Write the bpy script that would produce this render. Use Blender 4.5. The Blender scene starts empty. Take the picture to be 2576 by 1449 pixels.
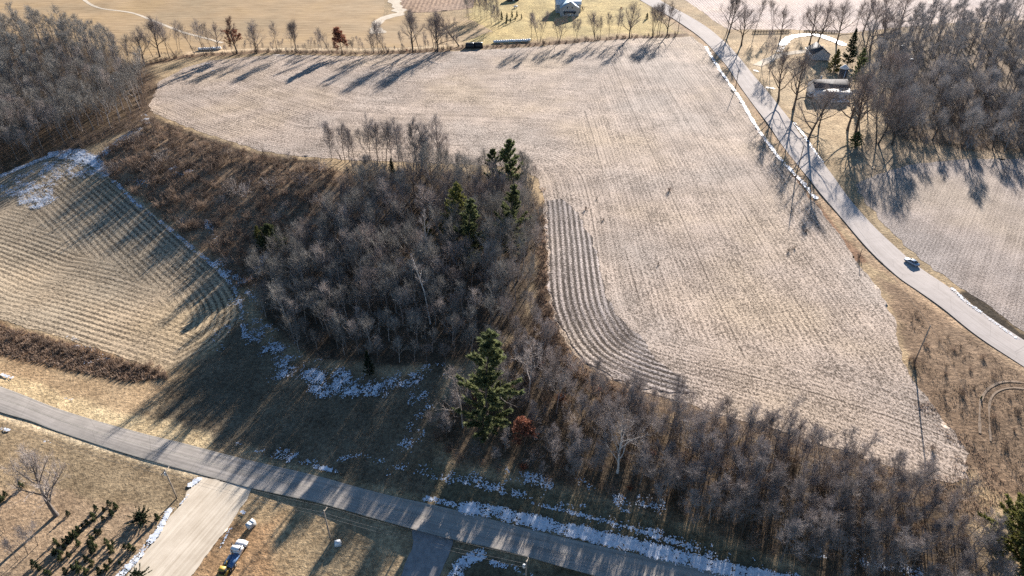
import bpy, math, random
import numpy as np

# ------------------------------------------------------------------ camera, light, exposure
SC = bpy.context.scene
COL = SC.collection
CAM_H, PITCH, FPX = 118.0, math.radians(35.0), 1740.0      # focal length in pixels of a 2576 px wide picture
SUN_EL, SUN_AZ = 17.5, 21.5                                # degrees; azimuth clockwise from +Y

cam = bpy.data.cameras.new("camera")
cam.sensor_width = 36.0
cam.lens = 36.0 * FPX / 2576.0
cam.clip_start, cam.clip_end = 1.0, 6000.0
camo = bpy.data.objects.new("camera", cam)
camo.location = (0, 0, CAM_H)
camo.rotation_euler = (math.pi / 2 - PITCH, 0, 0)
COL.objects.link(camo)
SC.camera = camo

world = bpy.data.worlds.new("World")
SC.world = world
world.use_nodes = True
wn = world.node_tree.nodes
wl = world.node_tree.links
sky = wn.new("ShaderNodeTexSky")
sky.sky_type = 'NISHITA'
sky.sun_disc = False
sky.sun_elevation = math.radians(SUN_EL)
sky.sun_rotation = math.radians(SUN_AZ)
sky.altitude = 300
sky.air_density = 1.0
sky.dust_density = 0.15
sky.ozone_density = 4.0
bg = wn["Background"]
bg.inputs[1].default_value = 0.05
wl.new(sky.outputs[0], bg.inputs[0])

sun = bpy.data.lights.new("sun", 'SUN')
sun.energy = 5.0
sun.angle = math.radians(0.5)
sun.color = (1.0, 0.935, 0.87)
suno = bpy.data.objects.new("sun", sun)
suno.rotation_euler = (-(math.pi / 2 - math.radians(SUN_EL)), 0, -math.radians(SUN_AZ))
suno.location = (60, 200, 200)
COL.objects.link(suno)

vs = SC.view_settings
vs.view_transform = 'Standard'
vs.look = 'None'
vs.gamma = 1.0
vs.use_curve_mapping = False
vs.exposure = 1.6
SC.cycles.use_denoising = False
SC.cycles.max_bounces = 4
SC.cycles.diffuse_bounces = 2
SC.cycles.glossy_bounces = 2
SC.cycles.transmission_bounces = 2

rng = np.random.default_rng(7)
random.seed(7)

# ------------------------------------------------------------------ number helpers
_tab = np.random.default_rng(99).random((256, 256)).astype(np.float32)


def vnoise(x, y, s=0):
    x = np.asarray(x, float) + s * 17.31
    y = np.asarray(y, float) + s * 9.73
    xi, yi = np.floor(x).astype(int), np.floor(y).astype(int)
    fx, fy = x - xi, y - yi
    fx, fy = fx * fx * (3 - 2 * fx), fy * fy * (3 - 2 * fy)
    a, b = _tab[xi & 255, yi & 255], _tab[(xi + 1) & 255, yi & 255]
    c, d = _tab[xi & 255, (yi + 1) & 255], _tab[(xi + 1) & 255, (yi + 1) & 255]
    return (a * (1 - fx) + b * fx) * (1 - fy) + (c * (1 - fx) + d * fx) * fy


def fbm(x, y, s=0, o=4):
    r, a, t = 0.0, 0.5, 0.0
    for k in range(o):
        r = r + a * vnoise(x * 2 ** k, y * 2 ** k, s + k * 3)
        t += a
        a *= 0.5
    return r / t


def smooth(t):
    t = np.clip(t, 0, 1)
    return t * t * (3 - 2 * t)


def seg_dist(P, A, B):
    ab = B - A
    t = np.clip(((P - A) @ ab) / max(ab @ ab, 1e-9), 0, 1)
    q = P - (A + t[:, None] * ab)
    return np.sqrt((q * q).sum(1)), t


def polysd(P, poly):
    """signed distance of points to a closed polygon, negative inside"""
    d = np.full(len(P), 1e9)
    ins = np.zeros(len(P), bool)
    n = len(poly)
    for i in range(n):
        A, B = poly[i], poly[(i + 1) % n]
        d = np.minimum(d, seg_dist(P, A, B)[0])
        c = (A[1] > P[:, 1]) != (B[1] > P[:, 1])
        if abs(B[1] - A[1]) > 1e-9:
            ins ^= c & (P[:, 0] < (B[0] - A[0]) * (P[:, 1] - A[1]) / (B[1] - A[1]) + A[0])
    return np.where(ins, -d, d)


def linesd(P, line):
    """distance to an open polyline and length along it"""
    d = np.full(len(P), 1e9)
    s = np.zeros(len(P))
    acc = 0.0
    for i in range(len(line) - 1):
        L = np.linalg.norm(line[i + 1] - line[i])
        di, t = seg_dist(P, line[i], line[i + 1])
        m = di < d
        d[m] = di[m]
        s[m] = acc + t[m] * L
        acc += L
    return d, s


def curve(pts, step):
    """Catmull-Rom curve through points, resampled at an even step"""
    p = np.asarray(pts, float)
    q = np.vstack([2 * p[0] - p[1], p, 2 * p[-1] - p[-2]])
    out = []
    for i in range(len(p) - 1):
        a, b, c, d = q[i], q[i + 1], q[i + 2], q[i + 3]
        for t in np.linspace(0, 1, 12, endpoint=False):
            out.append(0.5 * (2 * b + (c - a) * t + (2 * a - 5 * b + 4 * c - d) * t * t + (3 * b - a - 3 * c + d) * t ** 3))
    out.append(p[-1])
    out = np.array(out)
    L = np.r_[0, np.cumsum(np.linalg.norm(np.diff(out, axis=0), axis=1))]
    n = max(2, int(L[-1] / step) + 1)
    u = np.linspace(0, L[-1], n)
    return np.stack([np.interp(u, L, out[:, k]) for k in range(out.shape[1])], 1)


# ------------------------------------------------------------------ survey: where the photograph's points stand on the ground
_c, _s = math.cos(PITCH), math.sin(PITCH)


def rays(px):
    px = np.asarray(px, float).reshape(-1, 2)
    x = (px[:, 0] - 1288) / FPX
    y = -(px[:, 1] - 724.5) / FPX
    return np.stack([x, _c + y * _s, -_s + y * _c], 1)


def flat(px, z=0.0):
    d = rays(px)
    t = (z - CAM_H) / d[:, 2]
    return d[:, :2] * np.asarray(t)[:, None]


UPLAND = flat([(-420, 20), (-40, 60), (150, 85), (270, 120), (350, 160), (372, 200), (380, 285), (470, 320), (560, 350), (650, 380), (790, 395),
               (880, 410), (1000, 415), (1210, 428), (1330, 425), (1372, 520), (1380, 740), (1400, 820), (1440, 890), (1500, 940), (1600, 985),
               (1850, 1055), (2150, 1150), (2450, 1260), (2760, 1360), (3400, 1360), (4000, 200), (3800, -160), (-600, -160)])
DROP = 13.0


def hgt(P):
    P = np.asarray(P, float).reshape(-1, 2)
    d = np.maximum(polysd(P, UPLAND), 0)
    h = -DROP * smooth(d / 95.0)
    h = h + (fbm(P[:, 0] / 40, P[:, 1] / 40, 5, 2) - .5) * 1.6
    far = np.hypot(P[:, 0], P[:, 1] - 300)
    return h * (1 - smooth((far - 600) / 500))


def G(px, it=14):
    """ground points (x, y, z) seen at pixels"""
    d = rays(px)
    z = np.zeros(len(d))
    for _ in range(it):
        t = (z - CAM_H) / d[:, 2]
        xy = d[:, :2] * t[:, None]
        z = 0.5 * z + 0.5 * hgt(xy) if _ < 10 else hgt(xy)
    return np.c_[xy, z]


def G2(px):
    return G(px)[:, :2]


def height_at(base, px):
    """height above the ground of what stands at base and is seen up to pixel px"""
    d = rays([px])[0]
    t = np.dot(base[:2], d[:2]) / np.dot(d[:2], d[:2])
    return CAM_H + d[2] * t - base[2]


# ------------------------------------------------------------------ materials
def mat(name):
    m = bpy.data.materials.new(name)
    m.use_nodes = True
    nt = m.node_tree
    return m, nt, nt.nodes, nt.links, nt.nodes["Principled BSDF"]


def N(nt, kind, **kw):
    n = nt.nodes.new(kind)
    for k, v in kw.items():
        if k[0] == '_':
            setattr(n, k[1:], v)
        else:
            n.inputs[k.replace('__', ' ')].default_value = v
    return n


def noise_of(nt, vec, scale, detail=3, rough=.55, dist=0.0):
    n = N(nt, "ShaderNodeTexNoise", Scale=scale, Detail=detail, Roughness=rough, Distortion=dist)
    nt.links.new(vec, n.inputs["Vector"])
    return n.outputs[0]


def ramp(nt, fac, stops):
    r = nt.nodes.new("ShaderNodeValToRGB")
    e = r.color_ramp.elements
    while len(e) < len(stops):
        e.new(0.5)
    for k, (p, c) in enumerate(stops):
        e[k].position = p
        e[k].color = (*c, 1) if len(c) == 3 else c
    nt.links.new(fac, r.inputs[0])
    return r.outputs[0]


def mixc(nt, a, b, fac, mode='MIX'):
    m = nt.nodes.new("ShaderNodeMix")
    m.data_type = 'RGBA'
    m.blend_type = mode
    for sock, v in ((m.inputs[6], a), (m.inputs[7], b), (m.inputs[0], fac)):
        if isinstance(v, (tuple, list)):
            sock.default_value = (*v, 1)
        elif isinstance(v, (int, float)):
            sock.default_value = v
        else:
            nt.links.new(v, sock)
    return m.outputs[2]


def math_(nt, op, a, b=0.0, clamp=False):
    m = nt.nodes.new("ShaderNodeMath")
    m.operation = op
    m.use_clamp = clamp
    for i, v in enumerate((a, b)):
        if isinstance(v, (int, float)):
            m.inputs[i].default_value = v
        else:
            nt.links.new(v, m.inputs[i])
    return m.outputs[0]


def bump(nt, height, strength, dist, bsdf):
    b = N(nt, "ShaderNodeBump", Strength=strength, Distance=dist)
    nt.links.new(height, b.inputs["Height"])
    nt.links.new(b.outputs[0], bsdf.inputs["Normal"])


def objco(nt):
    return nt.nodes.new("ShaderNodeTexCoord").outputs["Object"]


def plain(name, col, rough=.7, metal=0.0, var=.25, scale=1.5, spec=.3, coat=0.0):
    m, nt, n, l, b = mat(name)
    f = noise_of(nt, objco(nt), scale, 4)
    c = ramp(nt, f, [(.25, tuple(x * (1 - var) for x in col)), (.75, tuple(min(1, x * (1 + var)) for x in col))])
    l.new(c, b.inputs["Base Color"])
    b.inputs["Roughness"].default_value = rough
    b.inputs["Metallic"].default_value = metal
    b.inputs["Specular IOR Level"].default_value = spec
    if coat:
        b.inputs["Coat Weight"].default_value = coat
        b.inputs["Coat Roughness"].default_value = 0.08
    return m


def bark(name, dark, light, scale=3.0):
    m, nt, n, l, b = mat(name)
    oi = n.new("ShaderNodeObjectInfo")
    f = noise_of(nt, objco(nt), scale, 3)
    c = ramp(nt, f, [(.3, dark), (.7, light)])
    v = math_(nt, 'ADD', math_(nt, 'MULTIPLY', oi.outputs["Random"], .5), .75)
    comb = n.new("ShaderNodeCombineColor")
    for i in range(3):
        l.new(v, comb.inputs[i])
    l.new(mixc(nt, c, comb.outputs[0], 1.0, 'MULTIPLY'), b.inputs["Base Color"])
    b.inputs["Roughness"].default_value = .9
    b.inputs["Specular IOR Level"].default_value = .15
    return m


def leafy(name, dark, light, trans=.3, scale=.7):
    m, nt, n, l, b = mat(name)
    oi = n.new("ShaderNodeObjectInfo")
    f = noise_of(nt, objco(nt), scale, 4, .7)
    c = ramp(nt, f, [(.3, dark), (.7, light)])
    v = math_(nt, 'ADD', math_(nt, 'MULTIPLY', oi.outputs["Random"], .5), .75)
    comb = n.new("ShaderNodeCombineColor")
    for i in range(3):
        l.new(v, comb.inputs[i])
    cc = mixc(nt, c, comb.outputs[0], 1.0, 'MULTIPLY')
    l.new(cc, b.inputs["Base Color"])
    b.inputs["Roughness"].default_value = .75
    b.inputs["Specular IOR Level"].default_value = .2
    t = n.new("ShaderNodeBsdfTranslucent")
    l.new(cc, t.inputs[0])
    mx = n.new("ShaderNodeMixShader")
    mx.inputs[0].default_value = trans
    l.new(b.outputs[0], mx.inputs[1])
    l.new(t.outputs[0], mx.inputs[2])
    l.new(mx.outputs[0], n["Material Output"].inputs[0])
    return m


def ground_mat():
    m, nt, n, l, b = mat("ground_soil")
    at = n.new("ShaderNodeAttribute")
    at.attribute_name = "tint"
    co = objco(nt)
    f1 = noise_of(nt, co, 1.1, 5, .7)
    f2 = noise_of(nt, co, .12, 4, .6)
    f3 = noise_of(nt, co, .035, 3, .5)
    c = mixc(nt, at.outputs[0], ramp(nt, f1, [(.3, (.45, .43, .42)), (.7, (1.5, 1.48, 1.42))]), 1.0, 'MULTIPLY')
    c = mixc(nt, c, ramp(nt, f2, [(.3, (.72, .7, .66)), (.7, (1.25, 1.25, 1.2))]), 1.0, 'MULTIPLY')
    c = mixc(nt, c, ramp(nt, f3, [(.35, (.9, .91, .92)), (.65, (1.1, 1.06, 1.02))]), 1.0, 'MULTIPLY')
    l.new(c, b.inputs["Base Color"])
    b.inputs["Roughness"].default_value = .95
    b.inputs["Specular IOR Level"].default_value = .05
    bump(nt, f1, .9, .35, b)
    return m


def field_mat(name, dark, light, rows, row_amp, grain=1.5, stretch=2.2, bumpd=.25, warm=(1.06, 1.0, .9), lo=.36, hi=.62, tram=0.0, streak=.22):
    """harvested field: pale residue over soil, laid along the rows held in the UV map (metres across, metres along)"""
    m, nt, n, l, b = mat(name)
    uv = n.new("ShaderNodeUVMap")
    uv.uv_map = "rows"
    co = objco(nt)
    mp = N(nt, "ShaderNodeMapping", _vector_type='POINT')
    mp.inputs["Scale"].default_value = (1.0, 1.0 / (stretch or 1.6), 1.0)
    if not stretch:
        mp.inputs["Rotation"].default_value = (0, 0, -.25)
    l.new(uv.outputs[0] if stretch else co, mp.inputs[0])
    f1 = noise_of(nt, mp.outputs[0], grain, 4, .75)
    f2 = noise_of(nt, co, .09, 4, .6)
    f3 = noise_of(nt, co, .02, 3, .5)
    sep = n.new("ShaderNodeSeparateXYZ")
    l.new(uv.outputs[0], sep.inputs[0])
    wob = noise_of(nt, co, .35, 2)
    ph = math_(nt, 'ADD', math_(nt, 'MULTIPLY', sep.outputs[0], 2 * math.pi / rows), math_(nt, 'MULTIPLY', wob, 1.6))
    sn = math_(nt, 'SINE', ph)
    patch = noise_of(nt, co, .05, 3)
    amp = math_(nt, 'MULTIPLY', math_(nt, 'SUBTRACT', patch, .15), row_amp)
    hsum = math_(nt, 'ADD', f1, math_(nt, 'MULTIPLY', sn, amp))
    hsum = math_(nt, 'ADD', hsum, math_(nt, 'MULTIPLY', math_(nt, 'SUBTRACT', f2, .5), .22))
    ms = N(nt, "ShaderNodeMapping")
    ms.inputs["Scale"].default_value = (.42, .011, 1.0)
    l.new(uv.outputs[0], ms.inputs[0])
    hsum = math_(nt, 'ADD', hsum, math_(nt, 'MULTIPLY', math_(nt, 'SUBTRACT', noise_of(nt, ms.outputs[0], 1.0, 4, .7), .5), streak))
    if tram:
        fr = math_(nt, 'FRACT', math_(nt, 'ADD', math_(nt, 'DIVIDE', sep.outputs[0], tram), math_(nt, 'MULTIPLY', f3, .12)))
        ln = math_(nt, 'LESS_THAN', math_(nt, 'ABSOLUTE', math_(nt, 'SUBTRACT', fr, .5)), .02)
        brk = math_(nt, 'MULTIPLY', noise_of(nt, co, .06, 2), .12)
        hsum = math_(nt, 'SUBTRACT', hsum, math_(nt, 'MULTIPLY', ln, brk))
    mid = tuple((a + c) * .5 for a, c in zip(dark, light))
    c = ramp(nt, hsum, [(lo, dark), ((lo + hi) / 2, mid), (hi, light)])
    c = mixc(nt, c, ramp(nt, f3, [(.35, (.93, .93, .95)), (.5, (1.03, .99, .97)), (.65, warm)]), 1.0, 'MULTIPLY')
    l.new(c, b.inputs["Base Color"])
    b.inputs["Roughness"].default_value = .9
    b.inputs["Specular IOR Level"].default_value = .1
    bump(nt, hsum, .9, bumpd, b)
    return m


def asphalt(name, dark, light, rough=.6, spec=.3, cracks=.3):
    m, nt, n, l, b = mat(name)
    uv = n.new("ShaderNodeUVMap")
    uv.uv_map = "rows"
    co = objco(nt)
    sep = n.new("ShaderNodeSeparateXYZ")
    l.new(uv.outputs[0], sep.inputs[0])
    mp = N(nt, "ShaderNodeMapping")
    mp.inputs["Scale"].default_value = (1.6, .03, 1.0)
    l.new(uv.outputs[0], mp.inputs[0])
    lanes = noise_of(nt, mp.outputs[0], 1.0, 4, .6)
    f1 = noise_of(nt, co, .25, 5, .65)
    f2 = noise_of(nt, co, 6.0, 2)
    s = math_(nt, 'ADD', math_(nt, 'MULTIPLY', lanes, .6), math_(nt, 'MULTIPLY', f1, .4))
    c = ramp(nt, s, [(.35, dark), (.62, light)])
    vor = N(nt, "ShaderNodeTexVoronoi", _feature='DISTANCE_TO_EDGE', Scale=.11)
    l.new(co, vor.inputs["Vector"])
    crack = math_(nt, 'LESS_THAN', vor.outputs[0], .006)
    c = mixc(nt, c, tuple(x * .45 for x in dark), math_(nt, 'MULTIPLY', crack, cracks))
    l.new(c, b.inputs["Base Color"])
    b.inputs["Roughness"].default_value = rough
    b.inputs["Specular IOR Level"].default_value = spec
    bump(nt, f2, .4, .02, b)
    return m


def snow_mat():
    m, nt, n, l, b = mat("old_snow")
    f = noise_of(nt, objco(nt), 1.3, 4, .65)
    l.new(ramp(nt, f, [(.3, (.44, .47, .52)), (.6, (.70, .73, .78))]), b.inputs["Base Color"])
    b.inputs["Roughness"].default_value = .65
    bump(nt, f, .6, .15, b)
    return m


M = {}
M['ground'] = ground_mat()
M['stubble'] = field_mat("corn_stubble", (.10, .076, .057), (.57, .47, .38), 1.52, .08, grain=2.3, stretch=0, lo=.39, hi=.60, tram=11.3)
M['stubble_far'] = field_mat("corn_stubble_far", (.17, .13, .11), (.56, .455, .40), 1.9, .2, grain=1.1)
M['stubble_right'] = field_mat("bean_stubble", (.135, .108, .09), (.47, .40, .345), 1.2, .05, grain=2.3, stretch=1.5, lo=.40, hi=.60)
M['tilled'] = field_mat("tilled_rows", (.05, .038, .03), (.62, .54, .48), 1.75, .30, grain=2.4, stretch=1.6, bumpd=.2, lo=.44, hi=.70)
M['contour'] = field_mat("contour_stubble", (.085, .066, .045), (.58, .46, .31), 1.95, .20, grain=2.2, stretch=2.4, lo=.37, hi=.64, bumpd=.15)
M['hay'] = field_mat("dry_hay", (.27, .19, .105), (.44, .325, .19), 6.0, .10, grain=.35, stretch=5, bumpd=.12, lo=.3, hi=.72)
M['brownfield'] = field_mat("fallow", (.14, .085, .055), (.36, .25, .17), 3.0, .2, grain=.5)
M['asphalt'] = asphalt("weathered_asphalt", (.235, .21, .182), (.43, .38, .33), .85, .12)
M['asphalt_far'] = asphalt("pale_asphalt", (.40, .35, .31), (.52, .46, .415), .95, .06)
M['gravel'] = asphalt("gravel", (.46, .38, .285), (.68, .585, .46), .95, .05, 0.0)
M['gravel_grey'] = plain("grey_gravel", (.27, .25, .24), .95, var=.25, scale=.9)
M['paint_line'] = plain("worn_line", (.42, .38, .30), .8, var=.35, scale=.7)
M['snow'] = snow_mat()
M['bark'] = bark("bark", (.07, .055, .045), (.15, .12, .098))
M['bark_grey'] = bark("grey_bark", (.13, .11, .095), (.25, .215, .19))
M['twig_thicket'] = bark("thicket_twigs", (.22, .19, .172), (.42, .365, .335), .8)
M['birch'] = bark("birch_bark", (.36, .33, .30), (.62, .585, .55), 1.5)
M['twig'] = bark("twigs", (.20, .165, .147), (.37, .31, .28), .8)
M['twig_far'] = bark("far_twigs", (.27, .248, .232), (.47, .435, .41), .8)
M['twig_wood'] = bark("forest_twigs", (.185, .168, .148), (.36, .332, .295), .8)
M['twig_pale'] = bark("pale_twigs", (.26, .22, .195), (.44, .385, .35), .8)
M['twig_red'] = bark("russet_twigs", (.19, .105, .08), (.30, .175, .135), .8)
M['needle'] = leafy("pine_needles", (.05, .068, .032), (.15, .165, .07), .4)
M['needle_yellow'] = leafy("cedar_foliage", (.07, .075, .022), (.20, .19, .06))
M['needle_dark'] = leafy("spruce_needles", (.022, .036, .02), (.05, .07, .034))
M['needle_olive'] = leafy("olive_needles", (.062, .08, .036), (.19, .20, .09), .45)
M['track_soil'] = plain("pale_track_soil", (.28, .21, .152), .95, var=.3, spec=.05)
M['oak_leaf'] = leafy("oak_leaves", (.13, .055, .035), (.30, .12, .075), .4)
M['dry_grass'] = leafy("dry_grass_blades", (.15, .108, .075), (.32, .245, .17), .3, .25)
M['brush'] = bark("brush_stems", (.15, .108, .08), (.28, .205, .155), .6)
M['tan_brush'] = leafy("tan_seed_heads", (.19, .135, .10), (.38, .275, .20), .3, .4)
M['wood_pole'] = plain("weathered_pole", (.30, .25, .20), .85)
M['dark_wood'] = plain("dark_wood", (.07, .055, .045), .85)
M['wire'] = plain("wire", (.14, .14, .14), .9, spec=.05)
M['white'] = plain("white_paint", (.80, .80, .79), .5, var=.06)
M['white_metal'] = plain("white_metal_roof", (.74, .76, .77), .4, var=.05, spec=.5)
M['blue_and_shade_roof'] = plain("blue_and_shade_metal_roof", (.30, .40, .46), .35, var=.08, spec=.5)  # blue metal of the shed; also shade painted on the white house's slope
M['shingle'] = plain("dark_shingles", (.075, .07, .07), .8, var=.3, scale=3)
M['pale_roof'] = plain("pale_roof", (.74, .72, .68), .6, var=.12, scale=2)
M['siding'] = plain("grey_siding", (.42, .42, .42), .7, var=.08)
M['glass'] = plain("dark_glass", (.03, .04, .055), .08, var=.1, spec=.6)
M['tyre'] = plain("tyre", (.02, .02, .02), .85)
M['rim'] = plain("rim", (.45, .45, .46), .3, metal=.8, var=.05)
M['car_silver'] = plain("silver_blue_paint", (.33, .39, .46), .3, metal=.2, var=.03, spec=.6, coat=.8)
M['car_white'] = plain("white_car_paint", (.78, .79, .80), .3, var=.03, spec=.5, coat=.6)
M['truck_white'] = plain("white_truck_paint", (.80, .79, .77), .4, var=.05, coat=.4)
M['truck_blue'] = plain("blue_truck_paint", (.09, .17, .31), .45, var=.2, coat=.3)
M['yellow'] = plain("yellow_paint", (.42, .27, .06), .5, var=.25)
M['black'] = plain("black_plastic", (.02, .022, .025), .6)
M['grey_box'] = plain("galvanised_grey", (.40, .42, .43), .5, var=.1)
M['light_grey'] = plain("light_grey_paint", (.62, .63, .63), .5, var=.06)
M['red_lens'] = plain("red_lens", (.45, .03, .03), .3)
M['lamp_lens'] = plain("lamp_lens", (.6, .6, .58), .2)
M['wrap'] = plain("white_bale_wrap", (.82, .82, .80), .35, var=.05)
M['wrap_black'] = plain("dark_bale_wrap", (.03, .033, .036), .4)
M['clod'] = plain("dark_soil", (.05, .04, .03), .95, var=.4)
M['stone_grey'] = plain("concrete", (.45, .43, .40), .85)


# ------------------------------------------------------------------ mesh helpers
def mkmesh(name, parts, mats):
    """parts: list of (V, F, material index); F holds triangles or quads"""
    me = bpy.data.meshes.new(name)
    nv = sum(len(p[0]) for p in parts)
    V = np.concatenate([np.asarray(p[0], np.float32) for p in parts])
    lv, ls, mi = [], [], []
    off = 0
    cnt = 0
    for v, f, k in parts:
        f = np.asarray(f, np.int32)
        lv.append((f + off).ravel())
        ls.append(cnt + np.arange(len(f), dtype=np.int32) * f.shape[1])
        mi.append(np.full(len(f), k, np.int32))
        off += len(v)
        cnt += f.size
    lv, ls, mi = np.concatenate(lv), np.concatenate(ls), np.concatenate(mi)
    me.vertices.add(nv)
    me.vertices.foreach_set("co", V.ravel())
    me.loops.add(len(lv))
    me.loops.foreach_set("vertex_index", lv)
    me.polygons.add(len(ls))
    me.polygons.foreach_set("loop_start", ls)
    me.polygons.foreach_set("material_index", mi)
    for m in mats:
        me.materials.append(m)
    me.update(calc_edges=True)
    return me


def link(name, data, parent=None, loc=None, rotz=0.0, scale=1.0, **props):
    o = bpy.data.objects.new(name, data)
    COL.objects.link(o)
    if parent:
        o.parent = parent
    if loc is not None:
        o.location = [float(a) for a in loc]
    if rotz:
        o.rotation_euler = (0, 0, rotz)
    if scale != 1.0:
        o.scale = (scale, scale, scale) if np.isscalar(scale) else scale
    for k, v in props.items():
        if v:
            o[k] = v
    return o


def hexa(p):
    return np.array(p, float), np.array([[3, 2, 1, 0], [4, 5, 6, 7], [0, 1, 5, 4], [1, 2, 6, 5], [2, 3, 7, 6], [3, 0, 4, 7]])


def bx(x0, x1, y0, y1, z0, z1):
    return hexa([(x0, y0, z0), (x1, y0, z0), (x1, y1, z0), (x0, y1, z0), (x0, y0, z1), (x1, y0, z1), (x1, y1, z1), (x0, y1, z1)])


def tube(P, R, k=5, cap=False):
    P = np.asarray(P, float)
    R = np.broadcast_to(np.asarray(R, float), (len(P),))
    T = np.gradient(P, axis=0)
    T /= np.linalg.norm(T, axis=1)[:, None] + 1e-9
    ref = np.array([.31, .87, .13]) if abs(T[0, 2]) > .8 else np.array([.05, .1, 1.0])
    A = np.cross(T, ref)
    A /= np.linalg.norm(A, axis=1)[:, None] + 1e-9
    B = np.cross(T, A)
    a = np.arange(k) * 2 * math.pi / k
    V = (P[:, None] + R[:, None, None] * (A[:, None] * np.cos(a)[None, :, None] + B[:, None] * np.sin(a)[None, :, None])).reshape(-1, 3)
    i, j = np.meshgrid(np.arange(len(P) - 1), np.arange(k), indexing='ij')
    q = np.stack([i * k + j, i * k + (j + 1) % k, (i + 1) * k + (j + 1) % k, (i + 1) * k + j], -1).reshape(-1, 4)
    if cap:
        V = np.vstack([V, P[-1], P[0]])
        n = len(P) * k
        e = [[(len(P) - 1) * k + m, (len(P) - 1) * k + (m + 1) % k, n, n] for m in range(k)]
        # caps as quads with a doubled centre would be degenerate: use fans of triangles through a tiny quad
        V = np.vstack([V, P[-1] + 1e-4, P[0] + 1e-4])
        e = [[(len(P) - 1) * k + m, (len(P) - 1) * k + (m + 1) % k, n, n + 2] for m in range(k)]
        e += [[(m + 1) % k, m, n + 1, n + 3] for m in range(k)]
        q = np.vstack([q, np.array(e)])
    return V, q


def lathe(prof, k=12):
    prof = np.asarray(prof, float)
    a = np.arange(k) * 2 * math.pi / k
    V = np.stack([prof[:, None, 0] * np.cos(a), prof[:, None, 0] * np.sin(a), np.repeat(prof[:, 1:2], k, 1)], -1).reshape(-1, 3)
    i, j = np.meshgrid(np.arange(len(prof) - 1), np.arange(k), indexing='ij')
    q = np.stack([i * k + j, i * k + (j + 1) % k, (i + 1) * k + (j + 1) % k, (i + 1) * k + j], -1).reshape(-1, 4)
    return V, q


def obj(name, geo, m, parent=None, **props):
    """one mesh object out of a list of (V, F)"""
    if isinstance(geo, tuple):
        geo = [geo]
    return link(name, mkmesh(name, [(v, f, 0) for v, f in geo], [M[m]]), parent, **props)


def empty(name, loc, rotz=0.0, scale=1.0, **props):
    return link(name, None, None, loc, rotz, scale, **props)


def set_uv(me, uv):
    lay = me.uv_layers.new(name="rows")
    li = np.empty(len(me.loops), np.int32)
    me.loops.foreach_get("vertex_index", li)
    lay.data.foreach_set("uv", np.asarray(uv, np.float32)[li].ravel())


def sheet(name, poly, step, zoff, m, uvf=None, edge=1.0, disp=None, holes=(), **props):
    """a draped sheet: a grid clipped to a world polygon with an uneven outline"""
    lo, hi = poly.min(0) - 3, poly.max(0) + 3
    xs = np.arange(lo[0], hi[0], step)
    ys = np.arange(lo[1], hi[1], step)
    X, Y = np.meshgrid(xs, ys, indexing='ij')
    P = np.c_[X.ravel(), Y.ravel()]

    def sd(Q):
        return polysd(Q, poly) + (fbm(Q[:, 0] / 3.5, Q[:, 1] / 3.5, 3, 3) - .5) * 2.6 * edge
    s = sd(P)
    nx, ny = X.shape
    ins = (s < 0).reshape(nx, ny)
    keep = ins[:-1, :-1] | ins[1:, :-1] | ins[:-1, 1:] | ins[1:, 1:]
    ci, cj = np.nonzero(keep)
    F = np.stack([ci * ny + cj, (ci + 1) * ny + cj, (ci + 1) * ny + cj + 1, ci * ny + cj + 1], 1)
    used = np.unique(F)
    rem = np.full(nx * ny, -1)
    rem[used] = np.arange(len(used))
    P, s, F = P[used], s[used], rem[F]
    out = s > 0
    if out.any():
        Q = P[out]
        e = .15
        s0 = s[out]
        g = np.stack([sd(Q + [e, 0]) - s0, sd(Q + [0, e]) - s0], 1) / e
        g /= np.maximum(np.linalg.norm(g, axis=1)[:, None], .3)
        P[out] = Q - g * np.minimum(s0, step * 1.4)[:, None]
    z = hgt(P) + zoff
    uv = uvf(P) if uvf else P
    if disp is not None:
        z = z + disp(P, uv, s)
    me = mkmesh(name, [(np.c_[P, z], F, 0)], [M[m]])
    set_uv(me, uv)
    me.polygons.foreach_set("use_smooth", np.ones(len(me.polygons), bool))
    return link(name, me, kind='structure', **props)


# ------------------------------------------------------------------ ground
WOOD_MID = [(640, 700), (690, 690), (735, 655), (800, 590), (862, 515), (885, 440), (1000, 425), (1110, 425), (1220, 438), (1330, 440), (1352, 520), (1352, 700),
            (1335, 790), (1290, 850), (1230, 905), (1110, 915), (1000, 930), (900, 925), (760, 895), (690, 850), (650, 780)]
WOOD_LEFT = [(-420, 640), (-100, 470), (40, 425), (130, 385), (240, 345), (335, 305), (372, 268), (365, 205), (340, 165), (270, 130), (150, 95), (0, 88), (-420, 60)]
WOOD_RIGHT = [(2215, 100), (2330, 60), (2700, 40), (3100, 60), (3100, 400), (2700, 396), (2576, 385), (2440, 378), (2300, 362), (2235, 340), (2225, 230)]
THICKET = [(1120, 1000), (1240, 940), (1330, 885), (1385, 830), (1425, 910), (1500, 975), (1600, 1015), (1850, 1085), (2000, 1125), (2150, 1180), (2300, 1235), (2420, 1300),
           (2500, 1449), (2480, 1560), (2150, 1500), (2000, 1430), (1800, 1345), (1600, 1270), (1450, 1225), (1300, 1198), (1150, 1172), (1090, 1100)]
DRAW = [(385, 300), (470, 330), (560, 362), (650, 390), (790, 405), (890, 440), (868, 515), (805, 595), (740, 660), (695, 695), (650, 735), (600, 720), (520, 645), (420, 560), (255, 430), (245, 395), (345, 320)]
MEADOW = [(600, 735), (640, 830), (760, 905), (1000, 945), (1110, 930), (1080, 1090), (1130, 1180), (1080, 1262), (800, 1195), (640, 1150), (480, 1108), (370, 1060), (430, 960), (540, 880), (598, 800)]
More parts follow.
